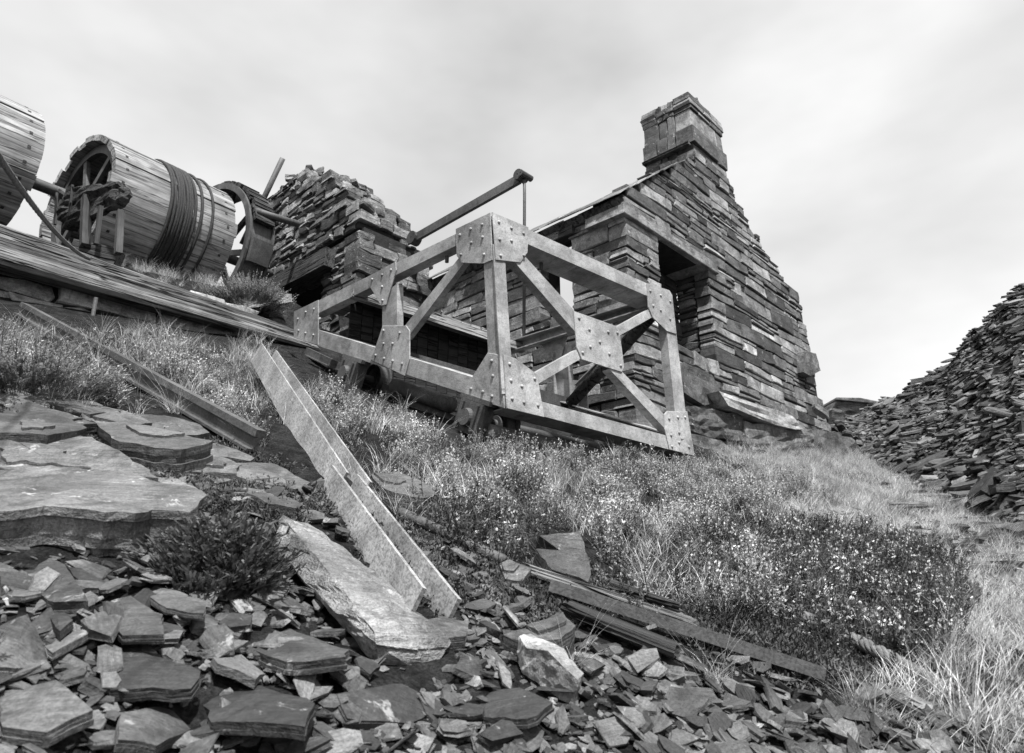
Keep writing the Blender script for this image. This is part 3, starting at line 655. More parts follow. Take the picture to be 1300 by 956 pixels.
# ------------------------------------------------------------------ winding drums
DM = Matrix.Translation((1.95, 10.9, 5.44)) @ Matrix.Rotation(.175, 4, 'Z') @ Matrix.Rotation(-.036, 4, 'Y')   # drum axis: local x
r4 = random.Random(3); O0 = Vector()
def dadd(b, name, mat, parent, M=None, **kw):
    return b.add(name, mat, parent, DM @ (M if M is not None else Matrix.Identity(4)), **kw)
def drum(name, label, a0, a1, R_, np_=26, coil=None):
    d = empty(name, DM @ Vector((a0, 0, -R_)), label, 'winding drum', 'winding drums')
    for k in range(np_):
        an = 2*math.pi*k/np_; wv = 2*math.pi*R_/np_-.010
        j0, j1 = r4.uniform(-.03, .04), r4.uniform(-.03, .015); dr = r4.uniform(-.012, .008); nrm = Vector((0, math.cos(an), math.sin(an)))
        M = frame_mat(nrm*(R_+dr)+Vector((a0+j0, 0, 0)), (1, 0, 0), nrm); lw = a1+j1-a0-j0; hw = wv/2; cv = R_*(1-math.cos(math.pi/np_)); v = []
        for x in (0, lw):
            for y, z in ((-hw, -.10), (hw, -.10), (hw, -cv), (0, 0), (-hw, -cv)): v.append(Vector((x, y, z)))
        f = [(0, 1, 2, 3, 4)[::-1], (5, 6, 7, 8, 9)]+[(i, (i+1) % 5, 5+(i+1) % 5, 5+i) for i in range(5)]
        po = add('plank', v, f, M_drum, d, DM @ M)
        bb_ = MB()
        for x in (.17, lw-.17): bb_.box(x-.02, x+.02, -.02, .02, -.012, .004)
        dadd(bb_, 'bolts', M_rope, po, M, kind='stuff')
    for x in (a0+.10, a1-.18):
        dadd(MB().lathe([(x, R_-.24), (x, R_-.105), (x+.08, R_-.105), (x+.08, R_-.24)], O0, 40), 'end_ring', M_rust, d)
    for x in (a0+.14, a1-.14):
        dadd(MB().lathe([(x-.09, .06), (x-.09, .17), (x-.06, .2), (x+.06, .2), (x+.09, .17), (x+.09, .06)], O0, 24), 'hub', M_rust, d)
        for k in range(6):
            an = 2*math.pi*(k+.25)/6; n_ = Vector((0, math.cos(an), math.sin(an))); s0, s1 = Vector((x, 0, 0))+n_*.18, Vector((x, 0, 0))+n_*(R_-.17)
            dadd(MB().box(0, (s1-s0).length, -.045, .045, -.03, .03), 'spoke', M_rust, d, frame_mat(s0, s1-s0, (1, 0, 0)))
    dadd(MB().lathe([(a0+.75, .09), (a0+.75, R_-.11), (a0+.8, R_-.11), (a0+.8, .09)], O0, 40), 'light_block', M_rot, d)  # added dark disc, stops sky light coming through the open drum
    for (x0, turns, pitch, rad) in coil or ():
        pts = [Vector((x0+pitch*i/48+.012*math.sin(i*.17)+.010*noise.noise(Vector((i*.05, 3, 1))), math.cos(2*math.pi*i/48)*(R_+rad*.9), math.sin(2*math.pi*i/48)*(R_+rad*.9))) for i in range(int(turns*48)+1)]
        dadd(MB().tube(pts, rad, 7), 'rope_coil', M_rope, d, smooth=True)
    return d
d1 = drum('winding_drum', 'timber winding drum with dark wire rope wound round its middle', 0, 2.02, 1.04, coil=[(.86, 9, .047, .025), (1.36, 1, .05, .024), (1.55, 1, .05, .022)])
d2 = drum('winding_drum', 'bare timber winding drum cut off by the left edge of the picture', -3.0, -.84, .94)
dadd(MB().tube([Vector((-3.2, 0, 0)), Vector((3.5, 0, 0))], .085, 16), 'axle', M_rust, d1, smooth=True)
# iron brake wheel on the same axle
BX, BR_ = 2.12, 1.24
bw_ = dadd(MB().lathe([(BX, BR_-.11), (BX, BR_), (BX+.04, BR_), (BX+.04, BR_-.05), (BX+.46, BR_-.05), (BX+.46, BR_), (BX+.5, BR_), (BX+.5, BR_-.11)], O0, 48), 'brake_wheel', M_rust, d1)
for k in range(8):
    an = 2*math.pi*(k+.3)/8; n_ = Vector((0, math.cos(an), math.sin(an))); s0, s1 = Vector((BX+.25, 0, 0))+n_*.1, Vector((BX+.25, 0, 0))+n_*(BR_-.1)
    dadd(MB().box(0, (s1-s0).length, -.05, .05, -.03, .03), 'wheel_spoke', M_rust, bw_, frame_mat(s0, s1-s0, (1, 0, 0)))
bn = MB()
for k in range(22):                                        # frayed band over the top of the wheel
    an = math.radians(92+k*3.6); n_ = Vector((0, math.cos(an), math.sin(an))); M = frame_mat(Vector((BX+.22, 0, 0))+n_*(BR_+.015), (1, 0, 0), n_); bn.put([M @ v for v in boxv(-.14+r4.uniform(-.03, .03), .24+r4.uniform(-.03, .03), -.05, .05, -.02, .03+r4.uniform(-.01, .03))], BOXF)
dadd(bn, 'brake_band', M_rot, d1)
DI = DM.inverted(); dn = DM.to_3x3() @ Vector((1, 0, 0))
def dhit(u, v, x): return hit(u, v, DM @ Vector((x, 0, 0)), dn)
MB().tube([dhit(325, 268, BX+.1), dhit(379, 285, BX+.9)], .06, 12).add('tie_rod', M_rust, d1, smooth=True)
pb = dhit(338, 322, BX+.3); q_ = DI @ pb; an = math.atan2(q_.z, q_.y); n_ = Vector((0, math.cos(an), math.sin(an)))
dadd(MB().box(-.19, .19, -.2, .2, -.04, .05), 'bolted_plate', M_rust, d1, frame_mat(Vector((BX+.25, 0, 0))+n_*(BR_+.01), (1, 0, 0), n_))
# broken timber bearing between the drums
bearing = empty('bearing_trestle', DM @ Vector((-.45, -.3, -1.2)), 'broken rotten timber bearing trestle in front of the drum spokes', 'trestle')
rock('bearing_beam', [dhit(86, 274, -.45), dhit(100, 240, -.45), dhit(160, 232, -.45), dhit(169, 250, -.42), dhit(158, 262, -.42), dhit(118, 262, -.42), dhit(96, 290, -.42)]+[p+Vector((-.12, .12, 0)) for p in (dhit(86, 274, -.45), dhit(100, 240, -.45), dhit(160, 232, -.45), dhit(158, 262, -.42), dhit(96, 290, -.42))], M_rot, None, parent=bearing, amp=.05, cuts=3, freq=5)
for (u0, v0, u1, v1, w_) in ((110, 250, 108, 312, .10), (128, 262, 122, 310, .05), (153, 268, 150, 322, .07), (72, 245, 70, 285, .03), (92, 235, 88, 275, .03)):
    a, b = dhit(u0, v0, -.55), dhit(u1, v1, -.55); MB().box(0, (b-a).length, -w_/2, w_/2, -w_/2, w_/2).add('post', M_rot, bearing, frame_mat(a, b-a, (1, 0, 0)))
a, b = dhit(80, 244, -.5), dhit(92, 252, -.5)
MB().box(-.1, (b-a).length+.2, -.03, .03, -.02, .02).add('strap', M_rust, bearing, frame_mat(a, b-a))
a, b = dhit(108, 312, -.5), dhit(155, 322, -.2); MB().box(-.1, (b-a).length, -.1, .1, -.2, .02).add('foot_beam', M_rot, bearing, frame_mat(a, b-a))
# wire rope running from the left drum down to the ground
a, b = hita(-10, 186, .2), hita(114, 329, 1.3); pts = [a.lerp(b, t)-Vector((0, 0, .25*t*(1-t))) for t in np.linspace(0, 1, 14)]
b2 = MB()
for ph in range(4):
    b2.tube([p+(Vector((0, math.cos(ph*math.pi/2+i*1.2), math.sin(ph*math.pi/2+i*1.2)))*.007) for i, p in enumerate([a.lerp(b, t)-Vector((0, 0, .25*t*(1-t))) for t in np.linspace(0, 1, 60)])], .008, 6)
b2.add('wire_rope', M_ropep, None, smooth=True, label='taut pale wire rope hanging in front of the left drum', cat='rope')

# ------------------------------------------------------------------ sill beam and its retaining wall
def timber(name, pts_uv, plane_b, wid, mat, label, cat, n=26, seed=1, ragged=.25, depth=.3, parent=None):
    """weathered beam: upper and lower edge positions on a vertical plane, splintered ends, grooved along the grain"""
    (u0, v0, w0), (u1, v1, w1) = pts_uv; A0, A1, B0, B1 = plane_b(u0, v0), plane_b(u0, w0), plane_b(u1, v1), plane_b(u1, w1)
    a, b = (A0+A1)/2, (B0+B1)/2; M = frame_mat(a, b-a); Ln = (b-a).length; h0, h1 = (A0-A1).length/2, (B0-B1).length/2; rg = random.Random(seed); m = 28; v = []
    prof = [1+rg.uniform(-.05, .05)-(.09 if rg.random() < .3 else 0) for _ in range(m)]; end0 = [rg.uniform(0, ragged) for _ in range(m)]; end1 = [rg.uniform(0, ragged) for _ in range(m)]
    for i in range(n+1):
        t = i/n; h = h0+(h1-h0)*t
        for j in range(m):
            an = 2*math.pi*j/m; c, s = math.cos(an), math.sin(an); k = 1/max(abs(c), abs(s)); k = min(k, 1.3)
            q = prof[j]+.05*noise.noise(Vector((t*Ln*1.5, j*.9, seed)))
            x = t*Ln
            if i == 0: x += end0[j]*.5
            if i == n: x -= end1[j]-ragged
            if i == n-1: x -= 0
            v.append(Vector((x, depth/2*c*k*q, h*s*k*q)))
    f = [(i*m+j, i*m+(j+1) % m, (i+1)*m+(j+1) % m, (i+1)*m+j) for i in range(n) for j in range(m)]+[tuple(range(m))[::-1], tuple(range(n*m, n*m+m))]
    return add(name, v, f, mat, parent, M, label=label, cat=cat)
timber('sill_beam', [(-60, 270, 325), (378, 424, 443)], lambda u, v: hitb(u, v, 8.24), .3, M_beam, 'long weathered timber beam with split end sloping below the drums', 'beam', seed=4, ragged=.3, depth=.34)
rwall = empty('retaining_wall', (2.6, 8.5, 2.8), 'low retaining wall of big slate blocks under the weathered beam', 'wall')
r5 = random.Random(9)
rcore = core('wall_core', rwall, to_gable(8.42), lambda z: [(0.0, 4.2-(z-2.9)*.8)], 2.5, 3.3, .5)
build_wall(rcore, to_gable(8.42), lambda z, ci: [(-.05, 4.2-(z-2.9)*.8)], 2.45, 3.32, r5, (.2, .34), (.5, 1.3), M_wall_pale, .3, rag=2.0, proud=(-.02, .1))
# iron staple rod in front of that wall
a, b = hitb(122, 378, 8.1), hitb(116, 412, 8.1); MB().tube([a, b], .022, 8).add('iron_rod', M_rust, None, label='short iron rod standing against the wall below the beam', cat='rod')
# ------------------------------------------------------------------ slate tip on the right, far hut
r6 = random.Random(41)
COLS = [((1050, 578, 13.6), (1062, 548, 15.0)), ((1100, 592, 12.8), (1098, 520, 16.4)), ((1150, 614, 10.6), (1150, 497, 16)), ((1200, 640, 9.0), (1201, 466, 15)), ((1250, 680, 7.6), (1247, 412, 13.8)), ((1300, 718, 6.5), (1293, 368, 12.6)), ((1400, 770, 6.2), (1390, 325, 11.8)), ((1550, 880, 5.6), (1540, 260, 11.2)), ((1800, 1100, 5.4), (1900, 120, 11))]
def heap_pt(x, y):                                          # x along 0..8, y foot..crest 0..1, back slope 1..1.6
    i = min(int(x), len(COLS)-2); k = x-i; fo = at(*COLS[i][0]).lerp(at(*COLS[i+1][0]), k); cr_ = at(*COLS[i][1]).lerp(at(*COLS[i+1][1]), k)
    fo.z = min(fo.z, G(fo.x, fo.y))-.12
    if y <= 1:
        p = fo.lerp(cr_, y); p.z += .12*math.sin(math.pi*y)*noise.noise(Vector((x*2, y*2, 1)))
    else:
        p = cr_+(cr_-fo)*(y-1)*1.2; p.z = cr_.z-(y-1)*4.0
    p.z += .16*noise.noise(Vector((x*3.1, y*5, 4)))*min(1, y*3)
    return p
NX, NY = 72, 34
hv = [heap_pt(8*i/NX, 1.8*j/NY) for j in range(NY+1) for i in range(NX+1)]
hf = [(j*(NX+1)+i, j*(NX+1)+i+1, (j+1)*(NX+1)+i+1, (j+1)*(NX+1)+i) for j in range(NY) for i in range(NX)]
tip = empty('slate_tip', heap_pt(4, 0), 'steep tip of loose waste slates rising at the right edge', 'slate tip')
tipm = add('rubble_core', hv, hf, M_mortar, tip)
def heap_slab(x, y, sz, rg, n, rings):
    p = heap_pt(x, y); q = heap_pt(min(x+.05, 7.99), y)-p; w_ = heap_pt(x, min(y+.03, 1.79))-p; nn = q.cross(w_).normalized()
    if nn.z < 0: nn = -nn
    nn = (nn*.55+Vector((0, 0, 1))+Vector((-.25, .05, 0))+Vector((rg.gauss(0, .28), rg.gauss(0, .28), 0))).normalized()
    an = rg.gauss(0, .45); d = CR*math.cos(an)+Vector((_c, _s, 0))*math.sin(an)
    M = frame_mat(p+nn*sz*rg.uniform(-.06, .12), d-nn*d.dot(nn), nn)
    v, f = slab_shape(sz*rg.uniform(1.0, 2.1), sz*rg.uniform(.45, .85), sz*rg.uniform(.07, .19), rg, n, rings); return v, f, M
for i in range(300):
    x = .05+r6.random()**.9*5.5; y = r6.random()*.96; sz = r6.uniform(.22, .52)*(1.15 if y < .2 else 1)
    v, f, M = heap_slab(x, y, sz, r6, 8, 3); add('slab', v, f, M_tip, tip, M)
rest = MB()
for i in range(12000):
    v, f, M = heap_slab(r6.random()*7.9, r6.random()**1.0*1.15, r6.uniform(.06, .24), r6, 6, 2); rest.put([M @ p for p in v], f)
rest.add('small_slates', M_tip, tip, kind='stuff')
# big flat slabs at the foot of the tip
for k, (u, v_, sx, sy, th, rot, lab) in enumerate([(1175, 600, 1.0, .6, .09, .2, 'broad flat slate at the foot of the tip nearest the house'), (1225, 612, 1.2, .7, .1, -.1, 'long dark slate slab lying across the foot of the tip'), (1275, 634, .9, .6, .1, .1, 'flat slate slab poking from the tip foot at the right edge'),
      (1190, 575, .8, .5, .08, .5, 'tilted grey slate above the grass on the tip foot'), (1262, 668, .6, .45, .08, .3, 'small flat slate where tip and pale grass meet'), (1130, 583, .8, .45, .12, .0, 'thick slate between the house corner and the tip'), (1150, 640, .55, .4, .06, .2, 'thin slate half buried in grass below the tip')]):
    p, t = ground_at(u, v_+8); p = heap_pt(0, 0) if t > 30 else p
    vv, f = slab_shape(sx, sy, th, r6, 9, 4); add('slate_slab', vv, f, M_tip, None, Matrix.Translation(p+Vector((0, 0, .03))) @ Matrix.Rotation(-.8+rot, 4, 'Z') @ Matrix.Rotation(.12, 4, 'X'), label=lab, cat='slate', group='flat slabs at the foot of the tip')
for i in range(80):
    u, v_ = r6.uniform(1110, 1300), r6.uniform(610, 760)
    if v_ < 600+(u-1100)*.35: v_ += 60
    p, t = ground_at(u, v_)
    if t > 14: continue
    sz = r6.uniform(.15, .45); vv, f = slab_shape(sz*1.4, sz*.8, sz*.14, r6, 7, 3, .25); add('spilled_slate', vv, f, M_tip, tip, Matrix.Translation(p+Vector((0, 0, .01))) @ Matrix.Rotation(r6.uniform(0, 3), 4, 'Z') @ Matrix.Rotation(r6.uniform(-.1, .35), 4, 'X'))
# hut beyond the gap
hb = at(1085, 530, 32); hut = empty('far_hut', hb-Vector((0, 0, 1.5)), 'low rounded stone hut far behind, in the gap beside the tip', 'hut')
pf = [at(1056, 545, 32), at(1056, 520, 32), at(1063, 505, 32.2), at(1092, 506, 32.6), at(1118, 511, 33), at(1118, 545, 33)]; dp = Vector((_c, _s, 0))*3
v, f = hull(pf+[p+dp for p in pf], 3, .08, 5, .02, 1.2); add('wall', v, f, M_ruin, hut)
rf = [at(1062, 504.5, 32), at(1092, 505, 32.4), at(1119, 510.5, 32.8), at(1119, 512.5, 32.8), at(1062, 507, 32)]; v, f = hull([p for p in rf]+[p+dp for p in rf]); add('roof', v, f, M_wall_pale, hut)

# ------------------------------------------------------------------ lying ironwork and timber
def channel(name, A, B, wall, gap, th, mat, label, roll=0.0, toe=1.0):
    x = (B-A).normalized(); view = -((A+B)/2).normalized(); e1 = x.cross(view).normalized()
    if e1.dot(CR) < 0: e1 = -e1
    e2 = e1.cross(x)
    if e2.dot(view) < 0: e2 = -e2
    an = math.radians(33)+roll; w_ = e1*math.cos(an)+e2*math.sin(an); nrm = e1*math.sin(an)-e2*math.cos(an)
    def sec(o): return [o-w_*wall/2, o+w_*wall/2, o+w_*wall/2+nrm*th, o-w_*(wall/2-th)+nrm*th, o-w_*(wall/2-th)+nrm*(gap-th), o+w_*wall/2*toe+nrm*(gap-th), o+w_*wall/2*toe+nrm*gap, o-w_*wall/2+nrm*gap]
    v = sec(A)+sec(B); M = frame_mat((A+B)/2, x, view); Mi = M.inverted(); n = 8
    f = [(0, 1, 2, 3), (0, 3, 4, 7), (4, 5, 6, 7), (8, 11, 10, 9), (8, 15, 12, 11), (12, 15, 14, 13)]+[(i, (i+1) % n, n+(i+1) % n, n+i) for i in range(n)]
    return add(name, [Mi @ p for p in v], f, mat, None, M, label=label, cat='steel channel', group='steel channel pieces')
channel('steel_channel', at(428, 620, 3.30), at(325, 447, 5.9), .18, .15, .014, M_channel, 'upper pale steel channel lying down the slope from the beam end')
lc = channel('steel_channel', at(520, 780, 2.12), at(410, 612, 3.22), .18, .15, .015, M_channel, 'lower pale steel channel ending among the foreground slates')
lm = WM[lc]
a = at(398, 622, 3.2); rock('rust_lump', [at(393, 612, 3.25), at(408, 606, 3.3), at(418, 612, 3.2), at(408, 632, 3.15), at(400, 640, 3.12), at(396, 628, 3.3)], M_rust, 'dark rusted clamp on the joint of the two steel channels', 'clamp', cuts=2, amp=.012, freq=9)
MB().box(0, (at(300, 412, 8.9)-at(283, 380, 9.3)).length, -.02, .02, -.09, .09).add('broken_board', M_deckw, None, frame_mat(at(283, 380, 9.3), at(300, 412, 8.9)-at(283, 380, 9.3), CF), label='short pale board standing behind the beam above the channel', cat='board')
def lying(u0, v0, u1, v1, lift=.03):
    a, t0 = ground_at(u0, v0); b, t1 = ground_at(u1, v1); return a+Vector((0, 0, lift)), b+Vector((0, 0, lift))
A, B = lying(25, 404, 325, 582, .09)
MB().box(0, (B-A).length, -.012, .012, -.045, .02).box(0, (B-A).length, -.03, .03, .0205, .06).box(0, (B-A).length, -.05, .05, -.06, -.0455).add('old_rail', M_rust, None, frame_mat(A, B-A), label='old iron rail lying through the heather at the left', cat='rail')
A, B = lying(508, 659, 640, 722, .03); MB().tube([A, A.lerp(B, .5), B], .024, 12).add('iron_pipe', M_rust, None, smooth=True, label='thin iron pipe lying below the heather in the centre', cat='pipe')
A, B = lying(660, 735, 892, 812, .045)
def lying_timber(name, A, B, w_, h_, mat, label, seed, cat='timber', ragged=.1):
    M = frame_mat(A, B-A); Ln = (B-A).length; rg = random.Random(seed); m, n = 26, 18; prof = [1+rg.uniform(-.12, .05) for _ in range(m)]; e0 = [rg.uniform(0, ragged) for _ in range(m)]; e1 = [rg.uniform(0, ragged) for _ in range(m)]; v = []
    for i in range(n+1):
        t = i/n
        for j in range(m):
            an = 2*math.pi*j/m; c, s = math.cos(an), math.sin(an); k = min(1.3, 1/max(abs(c), abs(s))); q = prof[j]+.1*noise.noise(Vector((t*Ln*3, j*.8, seed)))
            x = t*Ln+(e0[j] if i == 0 else 0)-(e1[j] if i == n else 0); v.append(Vector((x, w_/2*c*k*q, h_/2*s*k*q)))
    f = [(i*m+j, i*m+(j+1) % m, (i+1)*m+(j+1) % m, (i+1)*m+j) for i in range(n) for j in range(m)]+[tuple(range(m))[::-1], tuple(range(n*m, n*m+m))]
    return add(name, v, f, mat, None, M, label=label, cat=cat)
lying_timber('rotten_timber', A, B, .075, .042, M_beam, 'split rotten timber lying across the slope above the plank', 2)
A, B = lying(770, 768, 870, 803, .085); lying_timber('rotten_timber', A, B, .06, .035, M_rot, 'mossy second timber lying on the split rotten timber', 7)
A, B = lying(700, 765, 1050, 880, .075); MB().box(0, (B-A).length, -.024, .024, -.008, .008).box(0, (B-A).length, -.026, -.016, -.035, -.0085).add('iron_plank', M_rust, None, frame_mat(A, B-A), label='long dark iron angle running down to the bottom edge', cat='iron bar')
A, B = lying(715, 788, 868, 850, .05); lying_timber('dark_board', A, B, .10, .05, M_rot, 'dark board half hidden below the iron angle', 9, 'board')
cp = [ground_at(u, v)[0]+Vector((0, 0, .05)) for u, v in ((950, 760), (978, 777), (1031, 803), (1075, 824), (1110, 840), (1150, 862), (1180, 880), (1215, 905))]
def smooth_path(cp, n):
    o = []
    for i in range(len(cp)-1):
        p0, p1, p2, p3 = cp[max(i-1, 0)], cp[i], cp[i+1], cp[min(i+2, len(cp)-1)]
        for k in range(n):
            t = k/n; o.append(.5*((2*p1)+(p2-p0)*t+(2*p0-5*p1+4*p2-p3)*t*t+(3*p1-p0-3*p2+p3)*t**3))
    return o+[cp[-1]]
path = smooth_path(cp, 14); cb_ = MB()
for k in range(5):
    pp = []
    for i, p in enumerate(path):
        d = (path[min(i+1, len(path)-1)]-path[max(i-1, 0)]).normalized(); x = Vector((0, 0, 1)).cross(d).normalized(); y = d.cross(x); an = i*.42+k*2*math.pi/5; pp.append(p+(x*math.cos(an)+y*math.sin(an))*.017)
    cb_.tube(pp, .0125, 6)
cb_.add('wire_rope', M_ropep, None, smooth=True, label='thick twisted wire rope lying in the grass at lower right', cat='rope')

# ------------------------------------------------------------------ single rocks of the foreground
def flat(name, top, down, mat, label, seed, cuts=3, amp=.012, layer=.004, freq=6, cat='slate', extra=(), grow=1.04, cap=1.0, thin=9):
    if thin < 9:                                        # loose slates lie at their own tilt
        rt = random.Random(seed*7); gx, gy = rt.uniform(-.07, .07), rt.uniform(-.05, .12); cu, cv = sum(q[0] for q in top)/len(top), sum(q[1] for q in top)/len(top); top = [(u, v, t*(1+gx*(u-cu)/80+gy*(v-cv)/80*-1)) for u, v, t in top]
    rat = [ground_at(u, v)[1]/t for u, v, t in top]; k = min(cap, .965*min(rat)) if thin > 8 else .978*(min(rat)*.4+sum(rat)/len(rat)*.6); top = [(u, v, t*k) for u, v, t in top]; extra = [(u, v, t*k) for u, v, t in extra]   # keep the top clear of the soil
    P = [at(*q) for q in top]; c = sum(P, Vector())/len(P)
    n_ = (P[len(P)//3]-P[0]).cross(P[2*len(P)//3]-P[0]).normalized(); n_ = -n_ if n_.z < 0 else n_; n_ = (n_+Vector((-.05, -.3, .8))).normalized(); down = min(thin, max(down, .03+max(p.z-G(p.x, p.y) for p in P)*.92))
    rg = random.Random(seed); nl = 5 if down > .1 else (4 if down > .045 else 3)
    ol = []                                              # ragged outline
    for i, p in enumerate(P):
        q = P[(i+1) % len(P)]; m = max(2, min(7, int((q-p).length/.035)))
        for j in range(m):
            e = p.lerp(q, j/m); r_ = (e-c); ol.append(e+r_*(rg.uniform(-.045, .045)+.12*noise.noise(e*6+Vector((seed, 0, 0))))+n_*rg.uniform(-.003, .003))
    n = len(ol); rings = []; zt = 0.0
    # a thin broken layer left on part of the top
    hs_ = [rg.uniform(.6, 1.4) for _ in range(nl)]; tot = sum(hs_)
    for k in range(nl):
        h = down*hs_[k]/tot; g = 1+(grow-1)*k/max(1, nl-1); g += rg.uniform(-.028, .012) if k else 0
        r0 = [c+(p-c)*(g+(rg.uniform(-.014, .014) if k else 0))-n_*zt for p in ol]; r1 = [p+(p-c)*rg.uniform(-.012, .006)-n_*h for p in r0]; rings += [r0, r1]; zt += h
    V = [p for r in rings for p in r]; F_ = [(k*n+i, k*n+(i+1) % n, (k+1)*n+(i+1) % n, (k+1)*n+i) for k in range(len(rings)-1) for i in range(n)]
    V.append(sum(rings[0], Vector())/n+n_*.004); ci = len(V)-1; F_ += [(i, ci, (i+1) % n) for i in range(n)]; F_.append(tuple(range((len(rings)-1)*n, len(rings)*n)))
    if rg.random() < .3 or down < .1:
        M = frame_mat(c, CR, n_); Mi = M.inverted(); return add(name, [Mi @ p for p in V], F_, mat, None, M, label=label, cat=cat)
    sc_ = rg.uniform(.3, .55); sh = (rg.choice(P)-c)*rg.uniform(.25, .45); lip = [c+sh+(p-c)*sc_*(1+.35*noise.noise(p*9+Vector((seed, 0, 0))))+n_*(.002+min(.012, down*.12)) for p in ol]; lo_ = [p-n_*(.004+min(.012, down*.12)) for p in lip]; b0 = len(V); V += lip+lo_
    F_ += [tuple(range(b0, b0+n))]+[(b0+i, b0+(i+1) % n, b0+n+(i+1) % n, b0+n+i) for i in range(n)]
    M = frame_mat(c, CR, n_); Mi = M.inverted()
    return add(name, [Mi @ p for p in V], F_, mat, None, M, label=label, cat=cat)
flat('slate_boulder', [(-40, 602, 2.75), (60, 588, 2.9), (150, 596, 2.85), (265, 628, 2.55), (243, 650, 2.4), (150, 650, 2.3), (55, 642, 2.25), (-40, 656, 2.15)], .20, M_rock_pale, 'broad pale flat-topped slate boulder at the left edge', 11, grow=.90)
rock('lichen_boulder', [at(q[0], q[1], q[2]*.95) for q in ((360, 656, 2.45), (408, 715, 2.22), (475, 800, 1.98), (400, 668, 2.6), (497, 742, 2.38), (573, 812, 2.14), (343, 690, 2.4), (424, 774, 2.08), (477, 818, 1.95), (480, 848, 1.97), (566, 830, 2.1), (540, 858, 2.05), (372, 700, 2.5))], M_rock_pale, 'long pale lichen-spotted slate boulder leaning beside the steel channel', cuts=4, amp=.014, layer=.004, freq=5, seed=3)
R = [('slate_slab', [(-20, 535, 3.5), (35, 552, 3.3), (100, 550, 3.45), (155, 572, 3.15), (190, 604, 2.95), (60, 598, 2.95), (-20, 594, 2.95)], .14, M_rock, 'dark layered slate slab behind the pale boulder at left', 12),
     ('slate_slab', [(-20, 524, 3.7), (60, 521, 3.9), (113, 544, 3.55), (60, 552, 3.3), (-20, 548, 3.3)], .10, M_rock, 'upper dark slate slab cut by the left edge of the picture', 13),
     ('slate_slab', [(205, 573, 3.3), (250, 566, 3.5), (305, 590, 3.2), (298, 600, 3.1), (210, 598, 3.05)], .08, M_rock, 'low dark slate slab in front of the old rail', 14),
     ('slate_slab', [(118, 533, 3.9), (200, 543, 3.75), (268, 560, 3.55), (232, 572, 3.35), (150, 560, 3.4)], .04, M_rock, 'thin pale slate sheet below the heather at left', 15),
     ('slate_slab', [(190, 603, 2.95), (216, 602, 3.0), (264, 629, 2.7), (240, 633, 2.65)], .03, M_rock_pale, 'narrow pale slate strip beside the pale boulder', 16),
     ('slate_slab', [(300, 588, 3.3), (345, 586, 3.4), (392, 612, 3.1), (375, 622, 3.0), (310, 606, 3.1)], .06, M_rock, 'dark slate half covered by moss left of the channel joint', 17),
     ('slate_block', [(683, 679, 3.05), (736, 673, 3.1), (750, 718, 2.95), (747, 739, 2.85), (702, 722, 2.85), (671, 686, 3.15)], .10, M_rock, 'squared slate block set in the heather above the rotten timber', 18),
     ('slate_block', [(635, 718, 2.7), (647, 711, 2.75), (674, 721, 2.65), (663, 737, 2.58), (642, 734, 2.6)], .07, M_rock, 'small stone at the upper end of the rotten timber', 19),
     ('slate_slab', [(640, 806, 2.25), (700, 787, 2.35), (713, 778, 2.42), (731, 795, 2.3), (712, 811, 2.2), (672, 818, 2.15)], .06, M_rock, 'brown-grey slate with a notched corner below the pipe', 20),
     ('slate_slab', [(528, 791, 2.15), (560, 782, 2.2), (593, 790, 2.2), (590, 808, 2.1), (555, 812, 2.08)], .06, M_rock, 'grey stone wedged at the foot of the lower channel', 22),
     ('slate_slab', [(1051, 645, 6.2), (1070, 640, 6.6), (1106, 656, 6.2), (1072, 662, 5.9)], .10, M_rock_pale, 'pale flat slab set in the grass at right centre', 23),
     ('slate_slab', [(918, 612, 8.4), (945, 606, 9.0), (978, 614, 8.8), (960, 624, 8.0)], .08, M_rock_pale, 'pale flat slab in the short grass below the house', 24),
     ('slate_slab', [(470, 602, 4.0), (505, 598, 4.15), (560, 622, 3.8), (540, 634, 3.6), (490, 622, 3.7)], .06, M_rock, 'flat slate among heather right of the channel', 25),
     ('slate_slab', [(540, 640, 3.6), (575, 634, 3.7), (610, 655, 3.5), (600, 672, 3.3), (560, 662, 3.35)], .07, M_rock, 'dark slate under the main heather bank', 26)]
